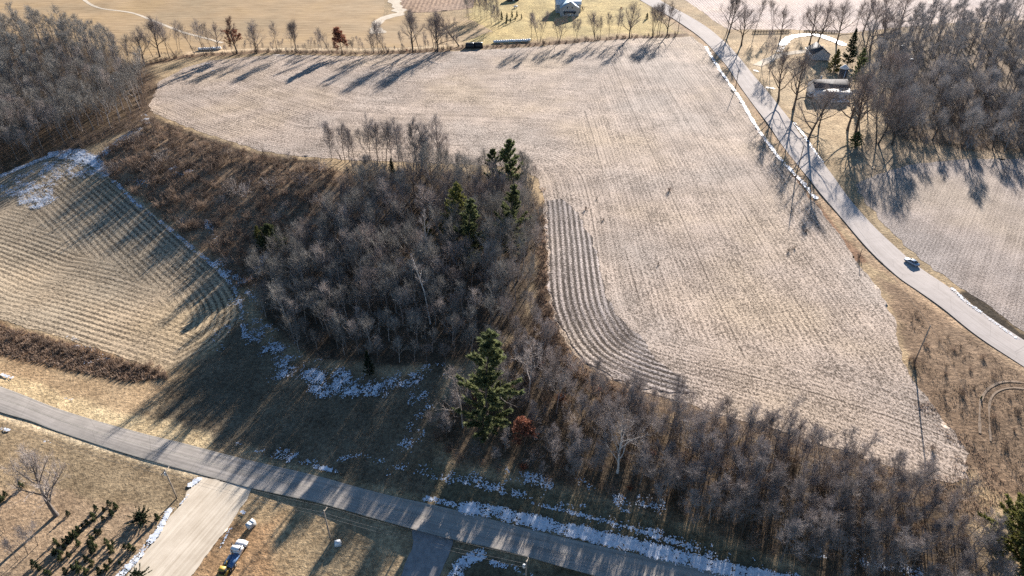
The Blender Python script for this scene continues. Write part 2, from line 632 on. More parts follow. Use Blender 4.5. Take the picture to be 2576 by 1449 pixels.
TINTS = [
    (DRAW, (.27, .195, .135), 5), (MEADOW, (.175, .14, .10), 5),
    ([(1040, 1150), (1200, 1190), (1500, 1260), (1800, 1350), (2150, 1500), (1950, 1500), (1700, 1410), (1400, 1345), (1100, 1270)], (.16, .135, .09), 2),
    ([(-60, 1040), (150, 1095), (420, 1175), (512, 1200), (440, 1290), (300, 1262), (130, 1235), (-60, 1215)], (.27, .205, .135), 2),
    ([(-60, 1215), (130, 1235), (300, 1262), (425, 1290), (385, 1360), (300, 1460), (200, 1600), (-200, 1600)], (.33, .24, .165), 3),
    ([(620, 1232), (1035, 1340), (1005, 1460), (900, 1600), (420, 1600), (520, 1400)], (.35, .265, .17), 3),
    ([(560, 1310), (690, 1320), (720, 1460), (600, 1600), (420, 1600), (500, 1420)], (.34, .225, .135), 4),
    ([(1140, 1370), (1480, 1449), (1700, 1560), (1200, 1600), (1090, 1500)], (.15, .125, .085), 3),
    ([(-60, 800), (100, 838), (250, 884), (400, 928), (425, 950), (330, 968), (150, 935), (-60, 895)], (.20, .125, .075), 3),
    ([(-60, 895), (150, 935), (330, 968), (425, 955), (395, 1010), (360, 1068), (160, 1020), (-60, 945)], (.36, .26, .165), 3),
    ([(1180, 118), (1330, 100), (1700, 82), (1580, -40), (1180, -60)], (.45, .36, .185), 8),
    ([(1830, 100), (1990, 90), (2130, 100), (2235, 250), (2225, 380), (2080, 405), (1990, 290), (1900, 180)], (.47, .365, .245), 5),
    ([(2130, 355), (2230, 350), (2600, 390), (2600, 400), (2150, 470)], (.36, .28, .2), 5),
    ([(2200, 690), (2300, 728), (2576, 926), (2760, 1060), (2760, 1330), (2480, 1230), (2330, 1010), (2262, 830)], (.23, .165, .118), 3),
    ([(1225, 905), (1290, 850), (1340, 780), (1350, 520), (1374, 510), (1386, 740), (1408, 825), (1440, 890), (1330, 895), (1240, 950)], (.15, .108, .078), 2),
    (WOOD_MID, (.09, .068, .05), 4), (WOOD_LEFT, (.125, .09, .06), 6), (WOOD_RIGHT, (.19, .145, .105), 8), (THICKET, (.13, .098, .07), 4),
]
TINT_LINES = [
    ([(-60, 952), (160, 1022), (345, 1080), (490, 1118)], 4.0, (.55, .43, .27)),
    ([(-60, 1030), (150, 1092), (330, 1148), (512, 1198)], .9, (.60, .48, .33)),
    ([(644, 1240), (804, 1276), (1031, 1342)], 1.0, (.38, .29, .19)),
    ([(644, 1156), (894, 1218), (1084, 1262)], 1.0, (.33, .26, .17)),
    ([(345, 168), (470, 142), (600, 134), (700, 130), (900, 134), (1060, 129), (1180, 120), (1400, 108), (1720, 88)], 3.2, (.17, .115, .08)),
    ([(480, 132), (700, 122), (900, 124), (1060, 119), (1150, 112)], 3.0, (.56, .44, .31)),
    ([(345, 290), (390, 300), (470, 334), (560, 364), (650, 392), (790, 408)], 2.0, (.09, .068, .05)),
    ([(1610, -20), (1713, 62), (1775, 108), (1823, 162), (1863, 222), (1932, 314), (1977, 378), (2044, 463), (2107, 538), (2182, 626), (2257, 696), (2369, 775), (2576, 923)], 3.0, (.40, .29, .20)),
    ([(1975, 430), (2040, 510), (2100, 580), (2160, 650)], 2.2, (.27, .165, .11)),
    ([(2440, 745), (2500, 795), (2576, 850), (2700, 930)], 2.4, (.06, .05, .04)),  # shade of the ditch bank painted into the ground tint
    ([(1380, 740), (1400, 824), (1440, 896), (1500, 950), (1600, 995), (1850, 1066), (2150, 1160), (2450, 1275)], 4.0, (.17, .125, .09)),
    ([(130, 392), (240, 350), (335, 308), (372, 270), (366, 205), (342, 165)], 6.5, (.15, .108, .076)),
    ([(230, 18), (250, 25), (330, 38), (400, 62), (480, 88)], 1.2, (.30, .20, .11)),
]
xs = np.r_[-1500, -1000, -700, np.arange(-480, 480.1, 1.3), 700, 1000, 1500]
ys = [-600., -300., -100., 0., 30.]
y = 45.0
while y < 620:
    ys.append(y)
    y += max(.75, (y * y + CAM_H ** 2) / (CAM_H * 692) * 1.6)
ys = np.r_[ys, 680, 800, 1000, 1400, 2000]
X, Y = np.meshgrid(xs, ys, indexing='ij')
GP = np.c_[X.ravel(), Y.ravel()]
tint = np.tile(np.array([.36, .275, .18]), (len(GP), 1))
wob = (fbm(GP[:, 0] / 6, GP[:, 1] / 6, 8, 3) - .5)
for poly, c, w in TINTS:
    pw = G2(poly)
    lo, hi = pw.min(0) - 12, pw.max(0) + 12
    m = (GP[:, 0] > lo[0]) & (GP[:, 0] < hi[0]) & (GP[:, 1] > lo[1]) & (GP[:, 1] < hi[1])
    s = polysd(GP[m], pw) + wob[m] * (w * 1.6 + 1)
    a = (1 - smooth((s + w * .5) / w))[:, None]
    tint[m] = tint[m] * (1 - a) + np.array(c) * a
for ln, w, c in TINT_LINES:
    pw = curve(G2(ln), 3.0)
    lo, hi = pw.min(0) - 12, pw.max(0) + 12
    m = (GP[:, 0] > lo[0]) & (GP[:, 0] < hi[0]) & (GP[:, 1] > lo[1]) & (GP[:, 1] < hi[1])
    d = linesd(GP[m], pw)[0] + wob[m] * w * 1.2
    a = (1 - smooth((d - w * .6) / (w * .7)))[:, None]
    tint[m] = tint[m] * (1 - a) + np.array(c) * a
nx, ny = X.shape
ci, cj = np.meshgrid(np.arange(nx - 1), np.arange(ny - 1), indexing='ij')
F = np.stack([ci * ny + cj, (ci + 1) * ny + cj, (ci + 1) * ny + cj + 1, ci * ny + cj + 1], -1).reshape(-1, 4)
GH = hgt(GP)
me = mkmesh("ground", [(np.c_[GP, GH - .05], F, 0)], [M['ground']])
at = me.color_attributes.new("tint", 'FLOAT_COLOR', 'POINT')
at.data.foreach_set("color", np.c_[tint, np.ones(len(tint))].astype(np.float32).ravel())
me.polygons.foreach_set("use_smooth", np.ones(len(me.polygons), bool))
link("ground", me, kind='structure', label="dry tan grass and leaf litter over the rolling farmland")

# ------------------------------------------------------------------ fields
EDGE = curve(G2([(372, 272), (470, 318), (560, 348), (650, 378), (790, 394), (920, 402), (1060, 405), (1200, 412), (1310, 418), (1352, 440), (1368, 500), (1374, 600),
                 (1380, 740), (1400, 820), (1440, 890), (1500, 940), (1600, 985), (1720, 1020), (1850, 1052), (2150, 1145), (2450, 1262)]), 4.0)


ROWDIR = flat([(1583, 362), (1725, 724)])
ROWDIR = (ROWDIR[1] - ROWDIR[0]) / np.linalg.norm(ROWDIR[1] - ROWDIR[0])
ROWSPLIT = flat([(1395, 395), (1560, 105)])


def uv_edge(P):
    d, s = linesd(P, EDGE)
    return np.c_[d, s]


def uv_main(P):
    """rows follow the curved edge near it and to the west; the rest runs straight beside the country road"""
    d, s = linesd(P, EDGE)
    a, b = ROWSPLIT
    side = (P[:, 0] - a[0]) * (b[1] - a[1]) - (P[:, 1] - a[1]) * (b[0] - a[0])
    wb = (fbm(P[:, 0] / 20, P[:, 1] / 20, 15, 2) - .5)
    m = (side / np.linalg.norm(b - a) + wb * 8 > 0) & (d + wb * 14 > 26)
    lin = np.c_[P[:, 0] * ROWDIR[1] - P[:, 1] * ROWDIR[0], P @ ROWDIR]
    return np.where(m[:, None], lin, np.c_[d, s])


MAIN = G2([(1740, 92), (1776, 120), (1812, 180), (1850, 235), (1905, 318), (1960, 400), (2020, 475), (2085, 555), (2150, 648), (2212, 728), (2245, 790), (2262, 870), (2288, 945), (2335, 1010),
           (2390, 1080), (2435, 1140), (2430, 1200), (2390, 1215), (2290, 1195), (2150, 1143), (1990, 1092), (1850, 1050), (1700, 1008), (1600, 980), (1500, 937), (1440, 887), (1400, 818),
           (1380, 740), (1374, 600), (1368, 500), (1352, 445), (1310, 422), (1210, 415), (1060, 408), (880, 402), (790, 395), (650, 379), (560, 349), (470, 319), (388, 285), (374, 268), (400, 205), (470, 168),
           (530, 152), (700, 138), (900, 141), (1060, 133), (1180, 127), (1400, 113), (1600, 97)])
sheet("stubble_field", MAIN, 1.4, 0.0, 'stubble', uv_main, .9, label="pale harvested corn stubble field filling the middle of the land")
STRIP = G2([(1376, 505), (1410, 500), (1455, 535), (1490, 600), (1510, 680), (1530, 750), (1560, 805), (1610, 850), (1650, 900), (1700, 945), (1730, 985), (1660, 985), (1560, 958), (1495, 928), (1448, 885),
            (1408, 815), (1386, 740), (1380, 600)])
sheet("tilled_strip", STRIP, .38, .11, 'tilled', uv_edge, 1.2,
      disp=lambda P, uv, s: .06 * np.sin(uv[:, 0] * 2 * math.pi / 1.75) * smooth(-s / 3) + .10 * (fbm(P[:, 0] * 1.1, P[:, 1] * 1.1, 2, 2) - .5),
      label="dark tilled rows curving along the edge of the stubble field")

LOW = curve(G2([(-420, 650), (-200, 730), (-60, 790), (0, 806), (100, 834), (200, 866), (320, 903), (415, 938)]), 3.0)
HIGH = curve(G2([(-300, 560), (-60, 475), (30, 425), (110, 392), (190, 388), (250, 428), (330, 490), (420, 570), (500, 640), (560, 690), (600, 745), (606, 800), (560, 870), (425, 945)]), 3.0)


def uv_contour(P):
    d1, s1 = linesd(P, LOW)
    d2, s2 = linesd(P, HIGH)
    w = (fbm(P[:, 0] / 18, P[:, 1] / 18, 12, 2) - .5) * 26
    m = d2 + w < d1 * .8
    return np.where(m[:, None], np.c_[d2, s2], np.c_[d1, s1])


CONT = G2([(-420, 648), (-200, 728), (-60, 788), (0, 804), (100, 832), (200, 864), (320, 901), (415, 940), (470, 905), (560, 860), (604, 800), (598, 745), (560, 690), (500, 640), (420, 570), (330, 490), (250, 428),
           (190, 390), (110, 394), (30, 427), (-60, 477), (-300, 562), (-420, 620)])
sheet("contour_field", CONT, .5, 0.0, 'contour', uv_contour, .7,
      disp=lambda P, uv, s: .05 * (fbm(P[:, 0] * .9, P[:, 1] * .9, 2, 2) - .5),
      label="golden stubble field with curved rows on the shady side of the valley")
RIGHT = G2([(2150, 468), (2215, 555), (2290, 628), (2400, 712), (2480, 765), (2576, 832), (3300, 1350), (3600, 400), (2900, 402), (2576, 398), (2430, 400), (2300, 412), (2200, 440)])
sheet("stubble_field", RIGHT, 2.5, 0.0, 'stubble_right', lambda P: P @ np.array([[.8, .6], [-.6, .8]]), 1.0, label="grey tan stubble field across the pale road from the big field")
TOPR = G2([(1700, -20), (1800, 55), (1832, 74), (1990, 74), (2120, 84), (2350, 60), (2800, 40), (3200, -120), (1700, -140)])
sheet("stubble_field", TOPR, 3.0, 0.0, 'stubble_far', lambda P: P, 1.0, label="bright pinkish stubble field behind the farm and its row of bare trees")
HAY = G2([(-500, 70), (0, 84), (150, 88), (270, 118), (350, 140), (480, 128), (700, 119), (900, 121), (1060, 117), (1150, 108), (1240, 78), (1190, 52), (1100, 40), (1000, 36), (960, 50), (965, 20), (975, -30), (960, -140), (-800, -140)])
sheet("hay_field", HAY, 4.0, 0.0, 'hay', lambda P: np.c_[P[:, 1], P[:, 0]], 1.2, label="golden dry hay field beyond the row of bare trees")
sheet("fallow_field", G2([(1010, -60), (1008, 22), (1040, 32), (1120, 28), (1190, 20), (1200, -60)]), 3.0, .05, 'brownfield', None, 1.0, label="small reddish brown fallow field at the far edge of the hay")


def ribbon(name, pts, width, zoff, m, step=2.0, jitter=.25, parent=None, **props):
    c = curve(G2(pts), step)
    T = np.gradient(c, axis=0)
    T /= np.linalg.norm(T, axis=1)[:, None]
    Nn = np.c_[-T[:, 1], T[:, 0]]
    w = width * .5 * (1 + jitter * (fbm(np.arange(len(c)) * .3, np.full(len(c), width * 3.1), 4, 2) - .5) * 2)
    A, B = c + Nn * w[:, None], c - Nn * w[:, None]
    V = np.vstack([np.c_[A, hgt(A) + zoff], np.c_[B, hgt(B) + zoff]])
    n = len(c)
    i = np.arange(n - 1)
    me = mkmesh(name, [(V, np.stack([i, i + n, i + n + 1, i + 1], 1), 0)], [M[m]])
    set_uv(me, np.vstack([np.c_[np.zeros(n), i.tolist() + [n]], np.c_[np.full(n, width), i.tolist() + [n]]]))
    return link(name, me, parent, **props)


ribbon("track", [(2465, 1090), (2464, 1040), (2468, 1005), (2490, 975), (2530, 960), (2600, 966), (2700, 985)], .5, .07, 'track_soil', 1.0, .9, kind='structure', label="outer pale wheel track looping over the rough verge")
ribbon("track", [(2492, 1110), (2488, 1050), (2492, 1005), (2515, 982), (2560, 976), (2640, 990)], .4, .07, 'track_soil', 1.0, .9, kind='structure', label="inner pale wheel track looping over the rough verge")
ribbon("track", [(190, -30), (215, 2), (250, 20), (330, 32), (400, 58), (470, 84), (560, 108)], 2.2, .06, 'gravel', kind='structure', label="pale wheel track across the corner of the hay field")
ribbon("path", [(975, -30), (1000, 18), (1006, 34), (985, 40), (958, 50), (945, 66), (952, 84)], 8.0, .06, 'gravel', jitter=.8, kind='structure', label="pale mown path between the hay field and the fallow field")


# ------------------------------------------------------------------ roads and drives
def road(name, left, right, m, zoff=.12, cols=9, step=1.5, **props):
    L0, R0 = curve(G2(left), step), curve(G2(right), step)
    n = int((len(L0) + len(R0)) / 2)

    def rs(c):
        u = np.linspace(0, len(c) - 1, n)
        return np.stack([np.interp(u, np.arange(len(c)), c[:, k]) for k in range(2)], 1)
    L0, R0 = rs(L0), rs(R0)
    f = np.linspace(0, 1, cols)
    P = L0[:, None] * (1 - f)[None, :, None] + R0[:, None] * f[None, :, None]
    mid = hgt(P[:, cols // 2])
    k = np.ones(9) / 9
    mid = np.convolve(np.pad(mid, 4, 'edge'), k, 'valid')
    Z = mid[:, None] + zoff + .10 * (1 - (2 * f - 1) ** 2)[None]
    Z = np.maximum(Z, hgt(P.reshape(-1, 2)).reshape(n, cols) + .06)
    V = np.concatenate([P, Z[..., None]], -1)
    i, j = np.meshgrid(np.arange(n - 1), np.arange(cols - 1), indexing='ij')
    F = np.stack([i * cols + j, i * cols + j + 1, (i + 1) * cols + j + 1, (i + 1) * cols + j], -1).reshape(-1, 4)
    me = mkmesh(name, [(V.reshape(-1, 3), F, 0)], [M[m]])
    w = np.linalg.norm(R0 - L0, axis=1)
    uv = np.stack([f[None, :] * w[:, None], np.repeat((np.arange(n) * step)[:, None], cols, 1)], -1).reshape(-1, 2)
    set_uv(me, uv)
    me.polygons.foreach_set("use_smooth", np.ones(len(me.polygons), bool))
    o = link(name, me, kind='structure', **props)
    return o, V


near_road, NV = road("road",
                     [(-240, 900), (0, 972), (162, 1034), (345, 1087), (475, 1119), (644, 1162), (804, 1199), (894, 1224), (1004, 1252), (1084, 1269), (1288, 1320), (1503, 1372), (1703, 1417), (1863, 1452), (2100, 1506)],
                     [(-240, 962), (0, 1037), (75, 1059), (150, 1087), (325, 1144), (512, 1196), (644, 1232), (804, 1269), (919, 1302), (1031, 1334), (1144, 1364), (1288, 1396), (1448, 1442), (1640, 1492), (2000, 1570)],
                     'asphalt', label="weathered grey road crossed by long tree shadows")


def road_line(V, f0, f1, m, name, dash=None):
    n, cols = V.shape[:2]

    def at(f):
        u = f * (cols - 1)
        a = int(u)
        return V[:, a] * (1 - (u - a)) + V[:, min(a + 1, cols - 1)] * (u - a)
    A, B = at(f0) + [0, 0, .012], at(f1) + [0, 0, .012]
    i = np.arange(n - 1)
    if dash:
        i = i[(i % dash[0]) < dash[1]]
    return mkmesh(name, [(np.vstack([A, B]), np.stack([i, i + n, i + n + 1, i + 1], 1), 0)], [M[m]])


link("centre_line", road_line(NV, .492, .506, 'paint_line', "centre_line"), near_road)
link("edge_line", road_line(NV, .955, .972, 'paint_line', "edge_line"), near_road)
link("edge_line", road_line(NV, .028, .042, 'paint_line', "edge_line"), near_road)
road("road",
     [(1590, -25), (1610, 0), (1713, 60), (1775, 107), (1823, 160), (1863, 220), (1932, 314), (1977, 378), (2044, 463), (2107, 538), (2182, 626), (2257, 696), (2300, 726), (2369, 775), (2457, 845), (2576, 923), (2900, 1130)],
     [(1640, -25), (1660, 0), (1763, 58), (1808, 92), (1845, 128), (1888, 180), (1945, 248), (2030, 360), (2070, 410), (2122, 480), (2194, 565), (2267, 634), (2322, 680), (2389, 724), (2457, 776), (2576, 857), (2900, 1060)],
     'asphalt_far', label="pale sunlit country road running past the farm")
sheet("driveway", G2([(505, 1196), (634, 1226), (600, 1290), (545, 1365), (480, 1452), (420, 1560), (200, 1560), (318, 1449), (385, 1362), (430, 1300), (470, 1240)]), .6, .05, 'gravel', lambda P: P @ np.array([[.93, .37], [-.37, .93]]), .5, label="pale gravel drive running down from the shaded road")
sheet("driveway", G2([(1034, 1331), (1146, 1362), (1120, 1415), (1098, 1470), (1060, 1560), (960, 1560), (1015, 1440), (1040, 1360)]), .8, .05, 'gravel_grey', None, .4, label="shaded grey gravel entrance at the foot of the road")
ribbon("driveway", [(1905, 165), (1935, 150), (1965, 138), (2000, 132), (2030, 128)], 5.0, .06, 'gravel', jitter=.3, kind='structure', label="short gravel drive between the pale road and the farm")


# ------------------------------------------------------------------ plants
def unit(v):
    return v / (np.linalg.norm(v, axis=-1, keepdims=True) + 1e-9)


def path(r, p, d, L, n, wobble, up):
    P = [np.array(p, float)]
    d = unit(np.array(d, float))
    for i in range(n):
        d = unit(d + r.normal(0, wobble, 3) + np.array([0, 0, up]))
        P.append(P[-1] + d * L / n)
    return np.array(P)


def along(P, f):
    u = f * (len(P) - 1)
    a = min(int(u), len(P) - 2)
    return P[a] * (1 - (u - a)) + P[a + 1] * (u - a), unit(P[a + 1] - P[a])


def spikes(r, B, D, L, W):
    """thin tapering triangles: twigs, blades"""
    A = unit(np.cross(D, r.normal(size=D.shape))) * (W * .5)[:, None]
    V = np.stack([B - A, B + A, B + D * L[:, None]], 1).reshape(-1, 3)
    return V, np.arange(len(V)).reshape(-1, 3)


def side_dir(r, T, ang):
    A = unit(np.cross(T, r.normal(size=3)))
    return T * math.cos(ang) + A * math.sin(ang)


def bare(seed, h, rt, base, nl, ll, ang, nb, bl, nt, tl, tw, wobble=.10, up=.06, stems=1, lean=0.0, central=.92, sub=3, spread=.75, bmin=.03):
    """leafless tree: (trunk and limbs, branches and twigs)"""
    r = np.random.default_rng(seed)
    TR, CR, seeds = [], [], []
    for st in range(stems):
        a0 = r.uniform(0, 6.28)
        k = 0 if stems == 1 else r.uniform(.12, .3)
        hh = h * (1 if st == 0 else r.uniform(.75, 1))
        tp = path(r, [k * .8 * math.cos(a0), k * .8 * math.sin(a0), -.3], [k * math.cos(a0) + lean, k * math.sin(a0), 1], hh * central + .3, 9, .05, .03)
        rr = rt * (1 if st == 0 else .75) / math.sqrt(stems)
        rad = rr * np.linspace(1, .22, len(tp)) ** .9
        rad[0] *= 1.35
        TR.append(tube(tp, rad, 6))
        limbs = []
        n = max(2, int(nl / stems))
        for i in range(n):
            t = base + (.97 - base) * (i + r.uniform(0, .8)) / n
            p, T = along(tp, t)
            q = (t - base) / (1 - base)
            L = ll * hh * (1.05 - .68 * q) * r.uniform(.75, 1.15)
            az = i * 2.4 + r.uniform(-.5, .5)
            an = math.radians(ang) * (1.1 - .55 * q) * r.uniform(.8, 1.15)
            d = np.array([math.cos(az) * math.sin(an), math.sin(az) * math.sin(an), math.cos(an)])
            lp = path(r, p, d, L, 6, wobble, up)
            R0 = rr * (1 - .75 * t) * .62
            TR.append(tube(lp, R0 * np.linspace(1, .3, len(lp)), 4))
            limbs.append((lp, L, R0))
        limbs.append((tp[-3:], hh * .16, rr * .25))
        for lp, L, R0 in limbs:
            for j in range(nb):
                f = .22 + .78 * (j + r.uniform(0, 1)) / nb
                p, T = along(lp, min(f, .99))
                d = unit(side_dir(r, T, math.radians(r.uniform(25, 65))) + [0, 0, .12])
                Lb = bl * L * (1.15 - .6 * f) * r.uniform(.7, 1.2)
                bp = path(r, p, d, Lb, 3, wobble * 1.3, up)
                CR.append(tube(bp, max(R0 * .34 * (1.1 - .6 * f), bmin) * np.array([1, .75, .5, .3]), 3))
                seeds.append(bp)
            seeds.append(lp[-4:] if len(lp) >= 4 else np.vstack([lp, lp[-1:]])[:4])
    S = np.array(seeds)
    ns = len(S)
    f = r.uniform(.1, 1, (ns, nt)) ** .7 * 2.999
    a = f.astype(int)
    idx = np.arange(ns)[:, None]
    fr = (f - a)[..., None]
    B = (S[idx, a] * (1 - fr) + S[idx, a + 1] * fr).reshape(-1, 3)
    T = unit(S[idx, a + 1] - S[idx, a]).reshape(-1, 3)
    D = unit(T * .95 + r.normal(0, .55, T.shape) * spread + np.array([0, 0, .32]))
    L = tl * r.uniform(.5, 1.25, len(B))
    W = tw * r.uniform(.7, 1.3, len(B))
    CR.append(spikes(r, B, D, L, W))
    for q in range(sub):
        fq = r.uniform(.25, .85, len(B))
        B2 = B + D * (L * fq)[:, None]
        D2 = unit(D * .8 + r.normal(0, .5, D.shape) + np.array([0, 0, .15]))
        CR.append(spikes(r, B2, D2, L * r.uniform(.35, .65, len(B)), W * .75))
    tips = B + D * (L * .6)[:, None]
    return TR, CR, tips


def leaves_on(r, tips, n, size):
    P = tips[r.integers(0, len(tips), n)] + r.normal(0, .25, (n, 3))
    D = unit(r.normal(size=(n, 3)))
    A = unit(np.cross(D, r.normal(size=(n, 3))))
    s = size * r.uniform(.6, 1.3, n)[:, None]
    V = np.stack([P - A * s * .5, P + D * s * .7, P + A * s * .5, P - D * s * .7], 1).reshape(-1, 3)
    return V, np.arange(len(V)).reshape(-1, 4)


def conifer(seed, h, rad, base=.12, whorls=16, per=6, sprays=9, tri=5, size=.5, tip=.08, droop=.0, irregular=.15, rt=None, pw=.75):
    """evergreen: (trunk and boughs, needle sprays)"""
    r = np.random.default_rng(seed)
    tp = path(r, [0, 0, -.2], [0, 0, 1], h + .2, 8, .015, .05)
    rt = rt or h * .014
    TR = [tube(tp, rt * np.linspace(1, .1, len(tp)), 6)]
    Bs, Ds = [], []
    for w in range(whorls):
        t = base + (1 - base) * (w + r.uniform(-.2, .2)) / whorls
        t = min(max(t, base), .985)
        prof = (1 - t) ** pw * (.55 + .45 * min(1, (t - base) / .18 + .35)) + tip * (1 - t)
        gap = r.uniform(1 - irregular * 2.2, 1 + irregular)
        for k in range(per):
            if r.random() < irregular * .6:
                continue
            az = r.uniform(0, 6.28)
            L = max(.12, rad * prof * gap * r.uniform(.75, 1.15))
            p, _ = along(tp, t)
            d = unit(np.array([math.cos(az), math.sin(az), r.uniform(.0, .35) - droop + .5 * t]))
            bp = path(r, p, d, L, 4, .08, .06)
            if L > 1.0:
                TR.append(tube(bp, rt * .22 * np.linspace(1, .3, 5), 3))
            for q in range(max(2, int(sprays * (.4 + .6 * L / rad)))):
                f = r.uniform(.3, 1.02)
                b, T = along(bp, min(f, .999))
                Bs.append(b)
                Ds.append(T)
    for q in range(8):
        b, T = along(tp, r.uniform(.9, .999))
        Bs.append(b)
        Ds.append(unit(T + r.normal(0, .5, 3)))
    B = np.repeat(np.array(Bs), tri, 0)
    T = np.repeat(np.array(Ds), tri, 0)
    n = len(B)
    B = B + r.normal(0, size * .22, (n, 3))
    D = unit(T * .8 + r.normal(0, .55, (n, 3)) + np.array([0, 0, .15]))
    return TR, [spikes(r, B - D * size * .2, D, size * r.uniform(.6, 1.3, n), size * .5 * r.uniform(.6, 1.2, n))]


def bush(seed, h, rad, stems, nt, tw, sub=2, tl=None):
    r = np.random.default_rng(seed)
    TR, S = [], []
    for i in range(stems):
        az, an = r.uniform(0, 6.28), r.uniform(.05, .9) * math.atan2(rad, h) * 1.5
        d = [math.cos(az) * math.sin(an), math.sin(az) * math.sin(an), math.cos(an)]
        p = path(r, [r.normal(0, rad * .25), r.normal(0, rad * .25), -.1], d, h * r.uniform(.6, 1.1), 3, .15, .03)
        TR.append(tube(p, .035 * np.array([1, .8, .6, .3]) * (h / 3) ** .5, 3))
        S.append(p)
    S = np.array(S)
    f = r.uniform(.1, 1, (len(S), nt)) * 2.999
    a = f.astype(int)
    idx = np.arange(len(S))[:, None]
    fr = (f - a)[..., None]
    B = (S[idx, a] * (1 - fr) + S[idx, a + 1] * fr).reshape(-1, 3)
    D = unit(unit(S[idx, a + 1] - S[idx, a]).reshape(-1, 3) * .6 + r.normal(0, .6, B.shape) + np.array([0, 0, .25]))
    L = (tl or h * .3) * r.uniform(.5, 1.2, len(B))
    W = tw * r.uniform(.7, 1.3, len(B))
    TR.append(spikes(r, B, D, L, W))
    for q in range(sub):
        B2 = B + D * (L * r.uniform(.3, .9, len(B)))[:, None]
        TR.append(spikes(r, B2, unit(D + r.normal(0, .6, D.shape)), L * .5, W * .8))
    return TR


def as_mesh(name, geo, m):
    return mkmesh(name, [(v, f, 0) for v, f in geo], [M[m]])


KIND = {}


def kind(key, h, trunk, crown, leaves=None):
    """trunk = (geo, material), crown = (geo, material)"""
    h = float(np.percentile(np.concatenate([v[:, 2] for v, f in crown[0]]), 99.6))
    KIND[key] = (h, [("trunk", as_mesh("trunk", *trunk))] + [("crown", as_mesh("crown", *crown))] + ([("leaves", as_mesh("leaves", *leaves))] if leaves else []), (trunk[0], crown[0]))


def plant(key, name, at, height, label, category="tree", group=None, rotz=None, lean=None):
    h, parts, _ = KIND[key]
    s = height / h
    o = empty(name, (at[0], at[1], at[2] - .05), random.uniform(0, 6.28) if rotz is None else rotz, s, label=label, category=category, group=group)
    if lean:
        o.rotation_euler = (lean[1], lean[0], o.rotation_euler[2])
        o.rotation_mode = 'XYZ'
    for pn, me in parts:
        link(pn, me, o)
    return o


# forest trees: straight, high narrow crowns
for i in range(7):
    h = 17.0
    t, c, tips = bare(100 + i, h, .20 + .02 * (i % 3), .38 + .04 * (i % 3), 13, .34 + .04 * (i % 3), 40 + 4 * (i % 4), 8, .55, 7, 1.6, .034, sub=2, up=.09, bmin=.045)
    kind(f"forest{i}", h, (t, 'bark_grey' if i % 3 else 'twig_pale'), (c, ('twig_wood', 'twig_wood', 'twig', 'twig_wood', 'twig_pale', 'twig_wood', 'twig_wood')[i]))
# right hand wood and thicket trees: paler
for i in range(5):
    h = 11.0
    t, c, tips = bare(200 + i, h, .12, .22, 13, .38, 40, 7, .5, 11, 1.15, .027, sub=3, up=.09, wobble=.13, stems=1 + (i % 3 == 2))
    kind(f"thicket{i}", h, (t, 'bark_grey'), (c, 'twig_thicket'))
# pole-like young trees with sparse tops
for i in range(4):
    h = 12.0
    t, c, tips = bare(300 + i, h, .12, .34, 12, .34, 30, 6, .55, 8, 1.45, .027, wobble=.09, up=.09, sub=2, stems=1 + (i % 2), lean=.06 * (i - 1))
    kind(f"pole{i}", h, (t, 'bark'), (c, 'twig_thicket'))
# broad spreading oaks of hedgerow and yard
for i in range(5):
    h = 16.0
    t, c, tips = bare(400 + i, h, .34, .22, 14, .52, 50, 8, .46, 9, 1.9, .036, wobble=.15, up=.07, central=.78, sub=3, stems=1 + (i == 3))
    kind(f"oak{i}", h, (t, 'bark'), (c, 'twig'))
# vase shaped multi-stem trees
for i in range(2):
    h = 12.0
    t, c, tips = bare(450 + i, h, .26, .24, 14, .42, 34, 7, .5, 9, 1.6, .034, wobble=.12, up=.09, stems=3)
    kind(f"vase{i}", h, (t, 'bark'), (c, 'twig'))
# russet oak still holding leaves
r_ = np.random.default_rng(5)
t, c, tips = bare(470, 14, .30, .16, 13, .38, 40, 8, .42, 9, 1.0, .05, wobble=.1, up=.06)
low = tips[(tips[:, 2] < 9.5)]
kind("redoak0", 14.0, (t, 'bark'), (c, 'twig_red'), ([leaves_on(r_, low, 1500, .3)], 'oak_leaf'))
t, c, tips = bare(471, 8, .14, .22, 12, .36, 62, 7, .45, 9, .8, .045, wobble=.1)
kind("redoak1", 8.0, (t, 'bark'), (c, 'twig_red'), ([leaves_on(r_, tips, 1700, .32)], 'oak_leaf'))
# birches
t, c, tips = bare(480, 14, .22, .16, 11, .44, 36, 6, .45, 8, 1.1, .05, wobble=.12, up=.05, central=.8)
kind("birch0", 14.0, (t, 'birch'), (c, 'twig_pale'))
t, c, tips = bare(481, 15, .15, .5, 6, .22, 35, 4, .5, 5, .9, .04, lean=.12)
kind("birch1", 15.0, (t, 'birch'), (c, 'twig_pale'))
t, c, tips = bare(482, 13, .16, .4, 10, .34, 50, 6, .5, 7, .9, .045, wobble=.2)
kind("snag0", 13.0, (t, 'twig_pale'), (c, 'twig_pale'))
